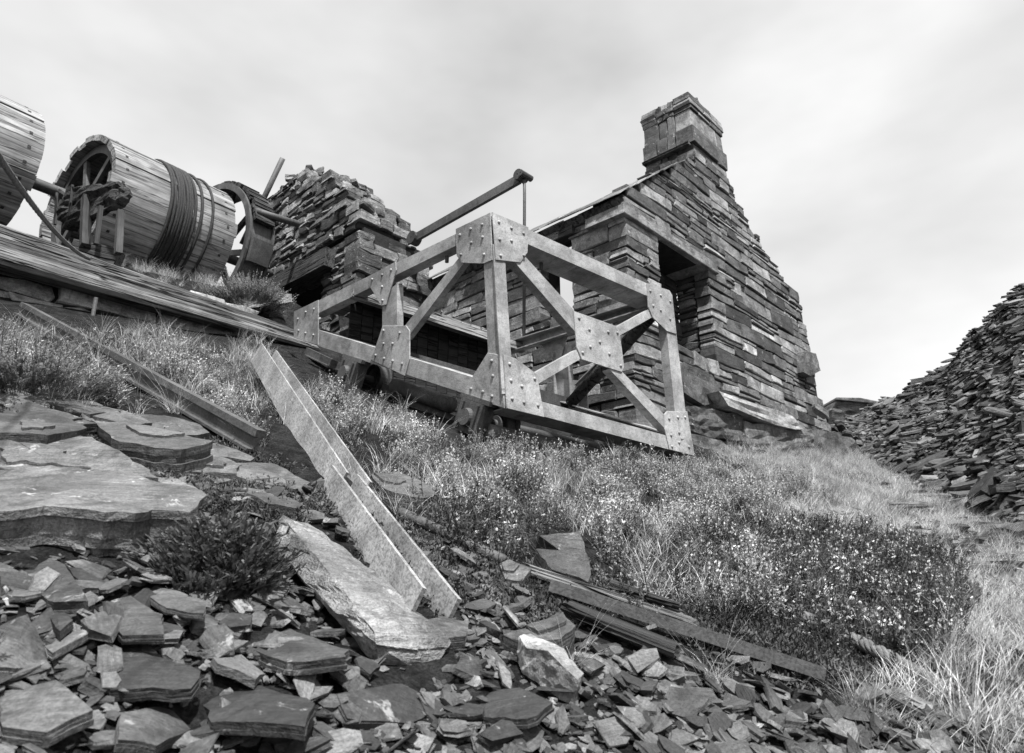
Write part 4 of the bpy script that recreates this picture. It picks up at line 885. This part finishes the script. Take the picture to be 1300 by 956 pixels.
lab_px = [('corner pointing up', [(26, 735, 1.88), (62, 709, 1.98), (83, 717, 1.96), (109, 760, 1.8), (68, 766, 1.75)], .07), ('right of the pointed slate', [(85, 719, 1.98), (104, 722, 1.98), (146, 746, 1.88), (131, 755, 1.83), (104, 742, 1.87)], .06),
     ('broad slate', [(121, 762, 1.78), (166, 756, 1.82), (210, 780, 1.75), (204, 804, 1.64), (156, 805, 1.62), (128, 783, 1.68)], .05), ('below the dark shrub', [(172, 744, 1.96), (195, 741, 1.98), (264, 764, 1.9), (261, 780, 1.82), (221, 776, 1.82), (194, 761, 1.86)], .04),
     ('thick slate', [(301, 817, 1.72), (329, 799, 1.82), (367, 798, 1.84), (444, 826, 1.78), (440, 835, 1.72), (374, 842, 1.66), (350, 836, 1.66)], .07), ('large slate', [(135, 812, 1.62), (166, 797, 1.68), (208, 835, 1.56), (258, 852, 1.54), (242, 872, 1.46), (145, 872, 1.44)], .06),
     ('narrow upright slate', [(238, 778, 1.86), (250, 776, 1.88), (310, 799, 1.82), (302, 809, 1.76), (249, 792, 1.78)], .05), ('slate at the left edge', [(-8, 797, 1.66), (36, 777, 1.74), (64, 836, 1.58), (20, 850, 1.5), (-8, 846, 1.5)], .07),
     ('small squarish slate', [(57, 776, 1.74), (80, 774, 1.76), (91, 788, 1.72), (76, 800, 1.66)], .05), ('long thin slate', [(54, 817, 1.6), (114, 794, 1.68), (122, 799, 1.67), (66, 829, 1.55)], .04), ('pointed thin slate', [(272, 834, 1.68), (306, 832, 1.7), (337, 854, 1.66), (325, 862, 1.6), (277, 843, 1.62)], .05),
     ('leaning slate', [(250, 880, 1.5), (330, 872, 1.56), (400, 892, 1.54), (380, 920, 1.42), (270, 915, 1.4)], .06), ('flat slate', [(430, 880, 1.62), (510, 868, 1.7), (560, 895, 1.62), (520, 920, 1.52), (440, 912, 1.5)], .05), ('dark slate', [(0, 880, 1.45), (70, 865, 1.5), (120, 900, 1.42), (60, 930, 1.34), (0, 925, 1.32)], .07),
     ('chipped slate', [(600, 880, 1.78), (660, 872, 1.84), (700, 892, 1.78), (670, 915, 1.68), (610, 908, 1.68)], .05), ('round-edged slate', [(150, 905, 1.4), (210, 895, 1.44), (240, 925, 1.38), (200, 945, 1.32), (150, 940, 1.3)], .05)]
wh = ['pointed slate with its corner up in the left foreground', 'slate just right of the pointed one in the left foreground', 'broad flat slate in the left foreground', 'pale thin slate directly below the dark shrub', 'thick smooth slate in front of the lichen boulder', 'large blurred slate at the bottom left',
      'narrow upright slate between the shrub and the thick slate', 'blurred slate touching the left edge near the bottom', 'small squarish slate above the long thin one at left', 'long thin slate edge-on at bottom left', 'pointed thin slate below the narrow upright one', 'slate below the thick smooth slate at the bottom',
      'flat slate under the lichen boulder at the bottom', 'dark slate in the bottom left corner', 'chipped slate below the whitish stone', 'rounded slate at the very bottom left of centre']
ps = [(660, 808, 2.05), (674, 806, 2.1), (716, 823, 2.02), (741, 855, 1.92), (733, 863, 1.88), (702, 846, 1.92), (667, 822, 1.98)]
rock('pale_stone', [at(*q) for q in ps]+[at(u, v, t)+Vector((.01, .02, -.07)) for u, v, t in ps]+[at(695, 826, 1.93)], M_wall_pale, 'long whitish stone lying at the bottom centre', 'stone', 3, .007, 5, .002, None, None, 9)
for (n_, top, dn, mt, lb, sd) in R: flat(n_, top, dn, mt, lb, sd, amp=.010)
for i, ((_, top, dn), lb) in enumerate(zip(lab_px, wh)): flat('slate', top, dn, M_chip, lb, 40+i, 3, .009, .004, 8, cap=1.3, thin=dn*.42)
# dark ledges stepping up the left bank
rl = random.Random(90)
LEDGE = ['at the left edge just under the tall heather clump', 'under the heather, second from the left edge', 'below the heather, left of the rail middle', 'touching the lower side of the old rail', 'on top of the upper dark slab at the left edge', 'at the lower end of the old rail', 'left of the channel above its joint', 'between the dark shrub and the rail end', 'in the moss just left of the channel joint', 'behind the low slab in front of the rail', 'directly behind the broad pale boulder']
for i, (u, v, sx) in enumerate([(20, 505, 60), (95, 512, 55), (150, 528, 50), (215, 538, 55), (60, 528, 60), (280, 572, 45), (330, 605, 45), (250, 590, 40), (350, 632, 40), (175, 556, 45), (60, 572, 60)]):
    t = ground_at(u, v+10)[1]; n_ = 7; pts = []
    for k in range(n_):
        an = 2*math.pi*k/n_+rl.uniform(-.3, .3); pts.append((u+sx*math.cos(an)*rl.uniform(.75, 1.1), v+sx*.22*math.sin(an)*rl.uniform(.7, 1.1)+sx*.2*math.cos(an), t*(1-.035*math.sin(an))))
    o_ = flat('slate_ledge', pts, rl.uniform(.04, .08), M_rock, 'dark slate ledge '+LEDGE[i], 120+i); o_['group'] = 'dark ledges on the left bank'
# scattered slate rubble
def in_poly(x, y, poly):
    c = False; j = len(poly)-1
    for i in range(len(poly)):
        xi, yi = poly[i]; xj, yj = poly[j]
        if (yi > y) != (yj > y) and x < (xj-xi)*(y-yi)/(yj-yi)+xi: c = not c
        j = i
    return c
ROCKS = [(-400, 480), (-40, 500), (100, 528), (330, 592), (420, 650), (560, 688), (640, 728), (800, 792), (1000, 838), (1150, 880), (1300, 920), (1700, 1000), (1700, 1500), (-400, 1500)]
r7 = random.Random(61)
KEEPOUT = [[(u, v) for u, v, _ in ps]]+[[(u, v) for u, v, _ in top] for (_, top, *_r) in R+[('', t_) for _, t_, _d in lab_px]]+[[(-40, 600), (60, 588), (265, 628), (243, 700), (110, 730), (-40, 725)], [(360, 650), (400, 668), (497, 742), (575, 812), (560, 850), (475, 858), (343, 700)], [(395, 610), (430, 600), (585, 790), (500, 800)], [(640, 720), (680, 720), (1060, 860), (1060, 900), (700, 800)]]
KEEPOUT = [[(sum(p[0] for p in P)/len(P)*-.12+p[0]*1.12, sum(p[1] for p in P)/len(P)*-.12+p[1]*1.12) for p in P] for P in KEEPOUT]
def free(u, v): return not any(in_poly(u, v, P) for P in KEEPOUT)
big = []; small = MB(); tries = 0
while len(big) < 12000 and tries < 90000:
    tries += 1; a, b = r7.uniform(-1.0, 4.2), r7.uniform(-1.2, 4.6); z = G(a, b); p = Vector((a, b, z)); u, v, d = proj(p)
    if d < .75 or not in_poly(u, v, ROCKS): continue
    if v < 690 and r7.random() < .5: continue
    if not free(u, v) and r7.random() < .84: continue
    big.append(((r7.uniform(.011, .034) if r7.random() < (.68 if u < 470 else .80) else r7.uniform(.035, .095))*(1.0 if d > 1.4 else .75), p, d, u, v))
LM = [(60, 740, 'around the pointed slate at lower left'), (165, 780, 'beside the broad slate at lower left'), (230, 740, 'under the dark leafy shrub'), (370, 825, 'around the thick smooth slate'), (60, 860, 'in the bottom left corner'), (330, 900, 'at the bottom below the thick smooth slate'), (500, 880, 'at the bottom below the lichen boulder'), (400, 740, 'in the hollow left of the lichen boulder'), (600, 800, 'right of the lower channel foot'), (690, 850, 'around the whitish stone'), (650, 920, 'at the bottom centre edge'), (820, 860, 'below the dark board'), (900, 920, 'at the bottom right of centre'), (560, 720, 'beside the thin iron pipe'), (120, 560, 'between the dark slabs at left'), (320, 640, 'left of the channel joint'), (470, 700, 'right of the channel joint'), (1050, 850, 'beside the iron angle and wire rope')]
big.sort(key=lambda q: -q[0]/q[2] if (-20 < q[3] < 1320 and q[4] < 980) else 0)
for i, (s, p, d, u, v) in enumerate(big):
    nn = (Vector((-.1, -.45, 1))+Vector((r7.gauss(0, .36), r7.gauss(0, .36), 0))).normalized(); an = r7.uniform(0, 6.28); dr = Vector((math.cos(an), math.sin(an), 0))
    M = frame_mat(p+nn*s*r7.uniform(-.1, .35), dr-nn*dr.dot(nn), nn); ind = i < 280
    vv, f = slab_shape(s*r7.uniform(1.3, 2.8), s*r7.uniform(.8, 1.5), s*r7.uniform(.08, .24), r7, r7.choice((5, 6, 7)), 3 if ind else 2, .28)
    if ind: add('loose_slate', vv, f, M_chip, None, M, label='small loose slate '+min(LM, key=lambda q: (q[0]-u)**2+(q[1]-v)**2)[2], cat='slate', group='loose slates on the foreground slope')
    else: small.put([M @ q for q in vv], f)
small.add('slate_gravel', M_chip, None, kind='stuff', label='small slate chips and gravel covering the foreground slope', center=False)
# ------------------------------------------------------------------ plants
rp = np.random.default_rng(12)
def quad(c, ax, side, l, w_): return np.array([c-side*w_/2, c+side*w_/2, c+side*w_*.35+ax*l, c-side*w_*.35+ax*l])
def rndu():
    v = rp.normal(size=3); return v/np.linalg.norm(v)
def heather_tpl(stems=8, h=(.08, .22), flower=.5, leaf=13, fl=6, lsz=.012, fsz=.0095, spread=.55, tip=True):
    Q, Mi = [], []
    for s in range(stems):
        an = rp.uniform(0, 6.28); sp = rp.uniform(.1, spread); d = np.array([math.cos(an)*sp, math.sin(an)*sp, 1.]); d /= np.linalg.norm(d); H = rp.uniform(*h); o = np.array([rp.normal(0, .018), rp.normal(0, .018), -.02])
        side = np.cross(d, rndu()); side /= np.linalg.norm(side); Q.append(quad(o, d, side, H, .0035)); Mi.append(1)
        for k in range(leaf):
            t = rp.uniform(.1, .95); a = d*.6+rndu(); a /= np.linalg.norm(a); sd = np.cross(a, rndu()); sd /= np.linalg.norm(sd); Q.append(quad(o+d*H*t, a, sd, lsz*rp.uniform(.8, 1.6), lsz*.45)); Mi.append(2 if tip and t > .55 else 1)
        if rp.random() < flower:
            for k in range(fl):
                t = rp.uniform(.68, 1.08); a = d*.3+rndu(); a /= np.linalg.norm(a); sd = np.cross(a, rndu()); sd /= np.linalg.norm(sd); Q.append(quad(o+d*H*t+rndu()*.006, a, sd, fsz*rp.uniform(.7, 1.3), fsz*.85)); Mi.append(0)
    return np.array(Q), np.array(Mi)
def grass_tpl(n=16, h=(.12, .3), w_=.0035, lean=.6, mat=0, droop=.35):
    Q, Mi = [], []
    for s in range(n):
        an = rp.uniform(0, 6.28); sp = rp.uniform(.05, lean); d = np.array([math.cos(an)*sp, math.sin(an)*sp, 1.]); d /= np.linalg.norm(d); H = rp.uniform(*h); o = np.array([rp.normal(0, .02), rp.normal(0, .02), -.01]); side = np.array([-math.sin(an), math.cos(an), 0])
        side = side*.7+rndu()*.5; pts = [o+d*H*t+np.array([math.cos(an), math.sin(an), 0])*H*droop*t*t-np.array([0, 0, 1])*H*droop*.5*t*t for t in (0, .35, .7, 1)]; ww = (w_, w_*.9, w_*.6, w_*.15)
        for k in range(3): Q.append(np.array([pts[k]-side*ww[k]/2, pts[k]+side*ww[k]/2, pts[k+1]+side*ww[k+1]/2, pts[k+1]-side*ww[k+1]/2])); Mi.append(mat)
    return np.array(Q), np.array(Mi)
def plant_mesh(name, insts, tpls, mats, M=None):
    """insts: (x, y, z, scale, yaw, template, lean x, lean y); one joined mesh"""
    groups = {}
    for q in insts: groups.setdefault(q[5], []).append(q)
    V, MI = [], []
    for k, l in groups.items():
        Q, mi = tpls[k]; n = Q.shape[0]; I = np.array([[q[0], q[1], q[2], q[3], q[4], q[6], q[7]] for q in l]); c, s = np.cos(I[:, 4]), np.sin(I[:, 4])
        P = Q.reshape(-1, 3); X = P[None, :, 0]*c[:, None]-P[None, :, 1]*s[:, None]; Y = P[None, :, 0]*s[:, None]+P[None, :, 1]*c[:, None]; Zz = np.repeat(P[None, :, 2], len(l), 0)
        X = X+Zz*I[:, 5][:, None]; Y = Y+Zz*I[:, 6][:, None]; sc = I[:, 3][:, None]
        V.append(np.stack([X*sc+I[:, 0][:, None], Y*sc+I[:, 1][:, None], Zz*sc+I[:, 2][:, None]], -1).reshape(-1, 3)); MI.append(np.tile(mi, len(l)))
    V = np.concatenate(V); MI = np.concatenate(MI).astype(np.int32); nv = len(V); nf = nv//4
    me = bpy.data.meshes.new(name); me.vertices.add(nv); me.loops.add(nv); me.polygons.add(nf)
    me.vertices.foreach_set('co', V.astype(np.float32).ravel()); me.loops.foreach_set('vertex_index', np.arange(nv, dtype=np.int32)); me.polygons.foreach_set('loop_start', np.arange(0, nv, 4, dtype=np.int32)); me.polygons.foreach_set('loop_total', np.full(nf, 4, dtype=np.int32))
    me.polygons.foreach_set('material_index', MI)
    for m in mats: me.materials.append(m)
    me.update(); me.validate()
    return me
def plant(name, insts, tpls, mats, parent=None, **tg):
    o = bpy.data.objects.new(name, plant_mesh(name, insts, tpls, mats)); link(o, parent, Matrix.Identity(4)); return tag(o, **tg)
HT = [heather_tpl() for _ in range(6)]; HD = [heather_tpl(8, (.09, .19), .3, 14, 5, tip=False) for _ in range(4)]; GT = [grass_tpl() for _ in range(5)]; GS = [grass_tpl(22, (.05, .13), .003, .9) for _ in range(4)]
MO = [heather_tpl(10, (.015, .05), 0, 7, 0, .011, .01, 1.2, False) for _ in range(3)]
FLOW = [[(-60, 430), (40, 425), (100, 465), (130, 490), (330, 560), (320, 575), (150, 515), (-60, 485)], [(230, 475), (330, 490), (400, 498), (470, 530), (560, 575), (640, 585), (860, 605), (1000, 622), (1010, 700), (900, 735), (760, 720), (720, 680), (610, 655), (520, 640), (470, 640), (400, 560), (330, 510)],
        [(110, 455), (200, 462), (330, 478), (330, 545), (200, 505), (120, 470)], [(750, 700), (900, 720), (1000, 700), (1000, 800), (900, 790), (800, 760)], [(430, 600), (500, 605), (520, 650), (470, 680)], [(1230, 790), (1320, 720), (1400, 820), (1330, 880), (1240, 870)]]
NOH = [[(20, 400), (330, 572), (330, 600), (230, 570), (110, 500), (10, 435)], [(295, 440), (352, 440), (610, 800), (500, 800), (380, 650), (290, 480)], [(655, 690), (760, 672), (765, 750), (700, 760)], [(400, 440), (560, 500), (690, 545), (690, 575), (560, 560), (400, 480)]]
DARK = [[(870, 680), (1000, 680), (1130, 690), (1220, 760), (1210, 830), (1080, 830), (960, 785), (860, 730)], [(560, 640), (640, 660), (700, 690), (600, 690)]]
GRASS = [[(880, 580), (1090, 575), (1180, 620), (1240, 650), (1330, 690), (1330, 880), (1180, 890), (1200, 830), (1220, 760), (1130, 690), (1000, 680), (1000, 610)], [(0, 425), (330, 445), (330, 475), (0, 450)], [(110, 310), (320, 350), (340, 400), (200, 375), (110, 335)], [(1140, 820), (1330, 800), (1330, 960), (1100, 960)], [(1320, 700), (2000, 950), (2000, 1500), (1250, 1500), (1250, 960), (1320, 900)]]
def spread(polys, n, a0, a1, b0, b1, fn, cap, out=None, keep=None, soft=True):
    res = []; k = 0
    while len(res) < n and k < cap:
        k += 1; a, b = rp.uniform(a0, a1), rp.uniform(b0, b1); z = G(a, b); u, v, d = proj(Vector((a, b, z)))
        if d < .9: continue
        ju, jv = u+rp.normal(0, 14)+45*noise.noise(Vector((a*1.6, b*1.6, 40))), v+(rp.normal(0, 8)+26*noise.noise(Vector((a*1.6, b*1.6, 50))))*(1 if soft else 0)
        if any(in_poly(ju if soft else u, jv, P) for P in polys) or (out and (u > 1320 or u < -60) and out(a, b)):
            if keep and not keep(a, b, u, v): continue
            res.append(fn(a, b, z, u, v, d))
    return res
def hf_(a, b, z, u, v, d):
    n_ = noise.noise(Vector((a*2.6, b*2.6, 9)))+.4*noise.noise(Vector((a*6, b*6, 19))); return (a, b, z-.04+.06*max(0, n_+.3), rp.uniform(.5, .95)*(1+.8*n_), rp.uniform(0, 6.28), int(rp.integers(0, 6)), rp.normal(0, .12), rp.normal(0, .12)-.1)
gap = lambda a, b, u, v: noise.noise(Vector((a*2.3, b*2.3, 5)))+.5*noise.noise(Vector((a*6, b*6, 1))) > -.04 and not (a > 6.9 and b > 4.5) and not any(in_poly(u, v, P) for P in NOH)
plant('heather', spread(FLOW, 9000, .3, 11, 1.2, 9.6, hf_, 90000, lambda a, b: noise.noise(Vector((a*.6, b*.6, 2))) > -.05, gap), HT, [M_flower, M_leaf, M_tipl], kind='stuff', label='pale flowering heather carpeting the slope')
dk = spread(DARK, 1500, 2, 9, .2, 4.2, lambda a, b, z, u, v, d: (a, b, z-.02+.08*max(0, noise.noise(Vector((a*2, b*2, 3)))), rp.uniform(.8, 1.3), rp.uniform(0, 6.28), int(rp.integers(0, 4)), rp.normal(0, .1), rp.normal(0, .1)-.1), 60000)
plant('heather_bush', dk, HD, [M_flower, M_leaf, M_tipl], label='dark heather mound with few flowers at lower right', cat='heather')
plant('grass_wisps', spread(FLOW, 600, .5, 11, 1.2, 8.5, lambda a, b, z, u, v, d: (a, b, z-.01, rp.uniform(.5, 1.1), rp.uniform(0, 6.28), int(rp.integers(0, 5)), rp.normal(0, .2), rp.normal(0, .2)), 60000, None, lambda a, b, u, v: noise.noise(Vector((a*1.5, b*1.5, 33))) > -.05), GT, [M_grass], kind='stuff', label='wisps of pale grass growing through the heather')
clump = lambda a, b, u, v: noise.noise(Vector((a*3.2, b*3.2, 15)))+.6*noise.noise(Vector((a*7, b*7, 16))) > .0
def gf_(a, b, z, u, v, d): return (a, b, z-.01, rp.uniform(.35, 1.0)*(1+.6*noise.noise(Vector((a*3.2, b*3.2, 15)))), rp.uniform(0, 6.28), int(rp.integers(0, 5)), rp.normal(0, .15)-.1, rp.normal(0, .15)-.25)
plant('grass', spread(GRASS, 5600, .5, 16, -1.8, 10.3, gf_, 120000, lambda a, b: noise.noise(Vector((a*.6, b*.6, 2))) < 0, clump), GT, [M_grass], kind='stuff', label='pale dry grass on the slope')
plant('short_grass', spread(GRASS, 5200, 1, 15, -1.8, 5.2, lambda a, b, z, u, v, d: (a, b, z-.005, rp.uniform(.7, 1.4), rp.uniform(0, 6.28), int(rp.integers(0, 4)), rp.normal(0, .15), rp.normal(0, .15)), 90000, None, lambda a, b, u, v: noise.noise(Vector((a*2.2, b*2.2, 28))) > -.2), GS, [M_grass], kind='stuff', label='short pale turf below the house')
plant('low_heath', spread(GRASS, 1500, 1.5, 15, -1.8, 5, lambda a, b, z, u, v, d: (a, b, z-.02, rp.uniform(.45, .85), rp.uniform(0, 6.28), int(rp.integers(0, 4)), 0, 0), 90000, None, lambda a, b, u, v: noise.noise(Vector((a*2.1, b*2.1, 25))) > .08), HD, [M_flower, M_leaf, M_tipl], kind='stuff', label='dark low heath patches in the pale grass')
MOSS = [[(-40, 500), (100, 530), (330, 590), (300, 620), (-40, 600)], [(230, 600), (300, 600), (400, 640), (380, 670), (300, 650)], [(150, 560), (330, 590), (330, 600), (200, 590)], [(420, 640), (560, 690), (640, 740), (560, 780), (480, 700)], [(900, 760), (1100, 840), (1150, 880), (1000, 870), (860, 800)], [(560, 680), (760, 740), (740, 790), (600, 760)]]
plant('moss', spread(MOSS, 5000, .5, 5, .4, 4.6, lambda a, b, z, u, v, d: (a, b, z+.0, rp.uniform(.8, 1.5), rp.uniform(0, 6.28), int(rp.integers(0, 3)), 0, 0), 90000), MO, [M_flower, M_moss], kind='stuff', label='low moss between the slates')
# dark leafy shrub in the left foreground
def shrub(name, c, R3, n, tpls, mats, label, cat='shrub', sc=(.7, 1.2)):
    I = []
    for _ in range(n):
        d = rndu(); d[2] = abs(d[2]); k = rp.uniform(.55, 1.0)*(1+.22*noise.noise(Vector(d)*3)); I.append((c.x+d[0]*R3[0]*k, c.y+d[1]*R3[1]*k, c.z+d[2]*R3[2]*k-.03, rp.uniform(*sc), rp.uniform(0, 6.28), int(rp.integers(0, len(tpls))), d[0]*1.2, d[1]*1.2))
    return plant(name, I, tpls, mats, label=label, cat=cat)
SH = [heather_tpl(6, (.04, .09), 0, 16, 0, .016, .01, 1.0, False) for _ in range(4)]
c, _t = ground_at(283, 735); c += Vector((0, .05, -.02))
shrub('leafy_shrub', c, (.17, .2, .2), 420, SH, [M_flower, M_leafm, M_tipl], 'dark leafy shrub between the pale boulder and the lichen boulder')
c, _t = ground_at(35, 505); shrub('heather_bush', c, (.36, .36, .2), 220, HT, [M_flower, M_leaf, M_tipl], 'tall bright heather clump at the left edge under the beam', 'heather', (.6, .95))
c, _t = ground_at(318, 392); shrub('leafy_shrub', hitb(315, 390, 8.6), (.4, .4, .3), 260, HT, [M_flower, M_leafm, M_tipl], 'small bright bush between the brake wheel and the slate pile', sc=(.8, 1.2))
# separate grass tufts with long stalks
TF = [grass_tpl(90, (.04, .16), .0016, .9, 0, .6)]; ST = [grass_tpl(14, (.12, .36), .0014, .55, 0, .3)]
for (u, v, s, lb) in ((726, 856, 1.0, 'spiky grass tuft with long stalks at the bottom centre'), (905, 868, 1.1, 'grass tuft with bent stalks against the iron angle'), (1190, 850, 1.5, 'thick pale grass tuft by the end of the wire rope'), (225, 525, 1.4, 'thin dry stalks rising beside the old rail'), (700, 720, .9, 'flowering stalks in front of the squared slate block'), (1240, 800, 1.5, 'pale grass tuft right of the dark heather mound')):
    p, t = ground_at(u, v); o = plant('grass_tuft', [(p.x, p.y, p.z, s, 0, 0, -.1, 0)], TF, [M_grass], label=lb, cat='grass tuft', group='single grass tufts')
    st_ = bpy.data.objects.new('stalks', plant_mesh('stalks', [(p.x, p.y, p.z, s, 1.0, 0, -.1, 0)], ST, [M_grass])); link(st_, o, Matrix.Identity(4))
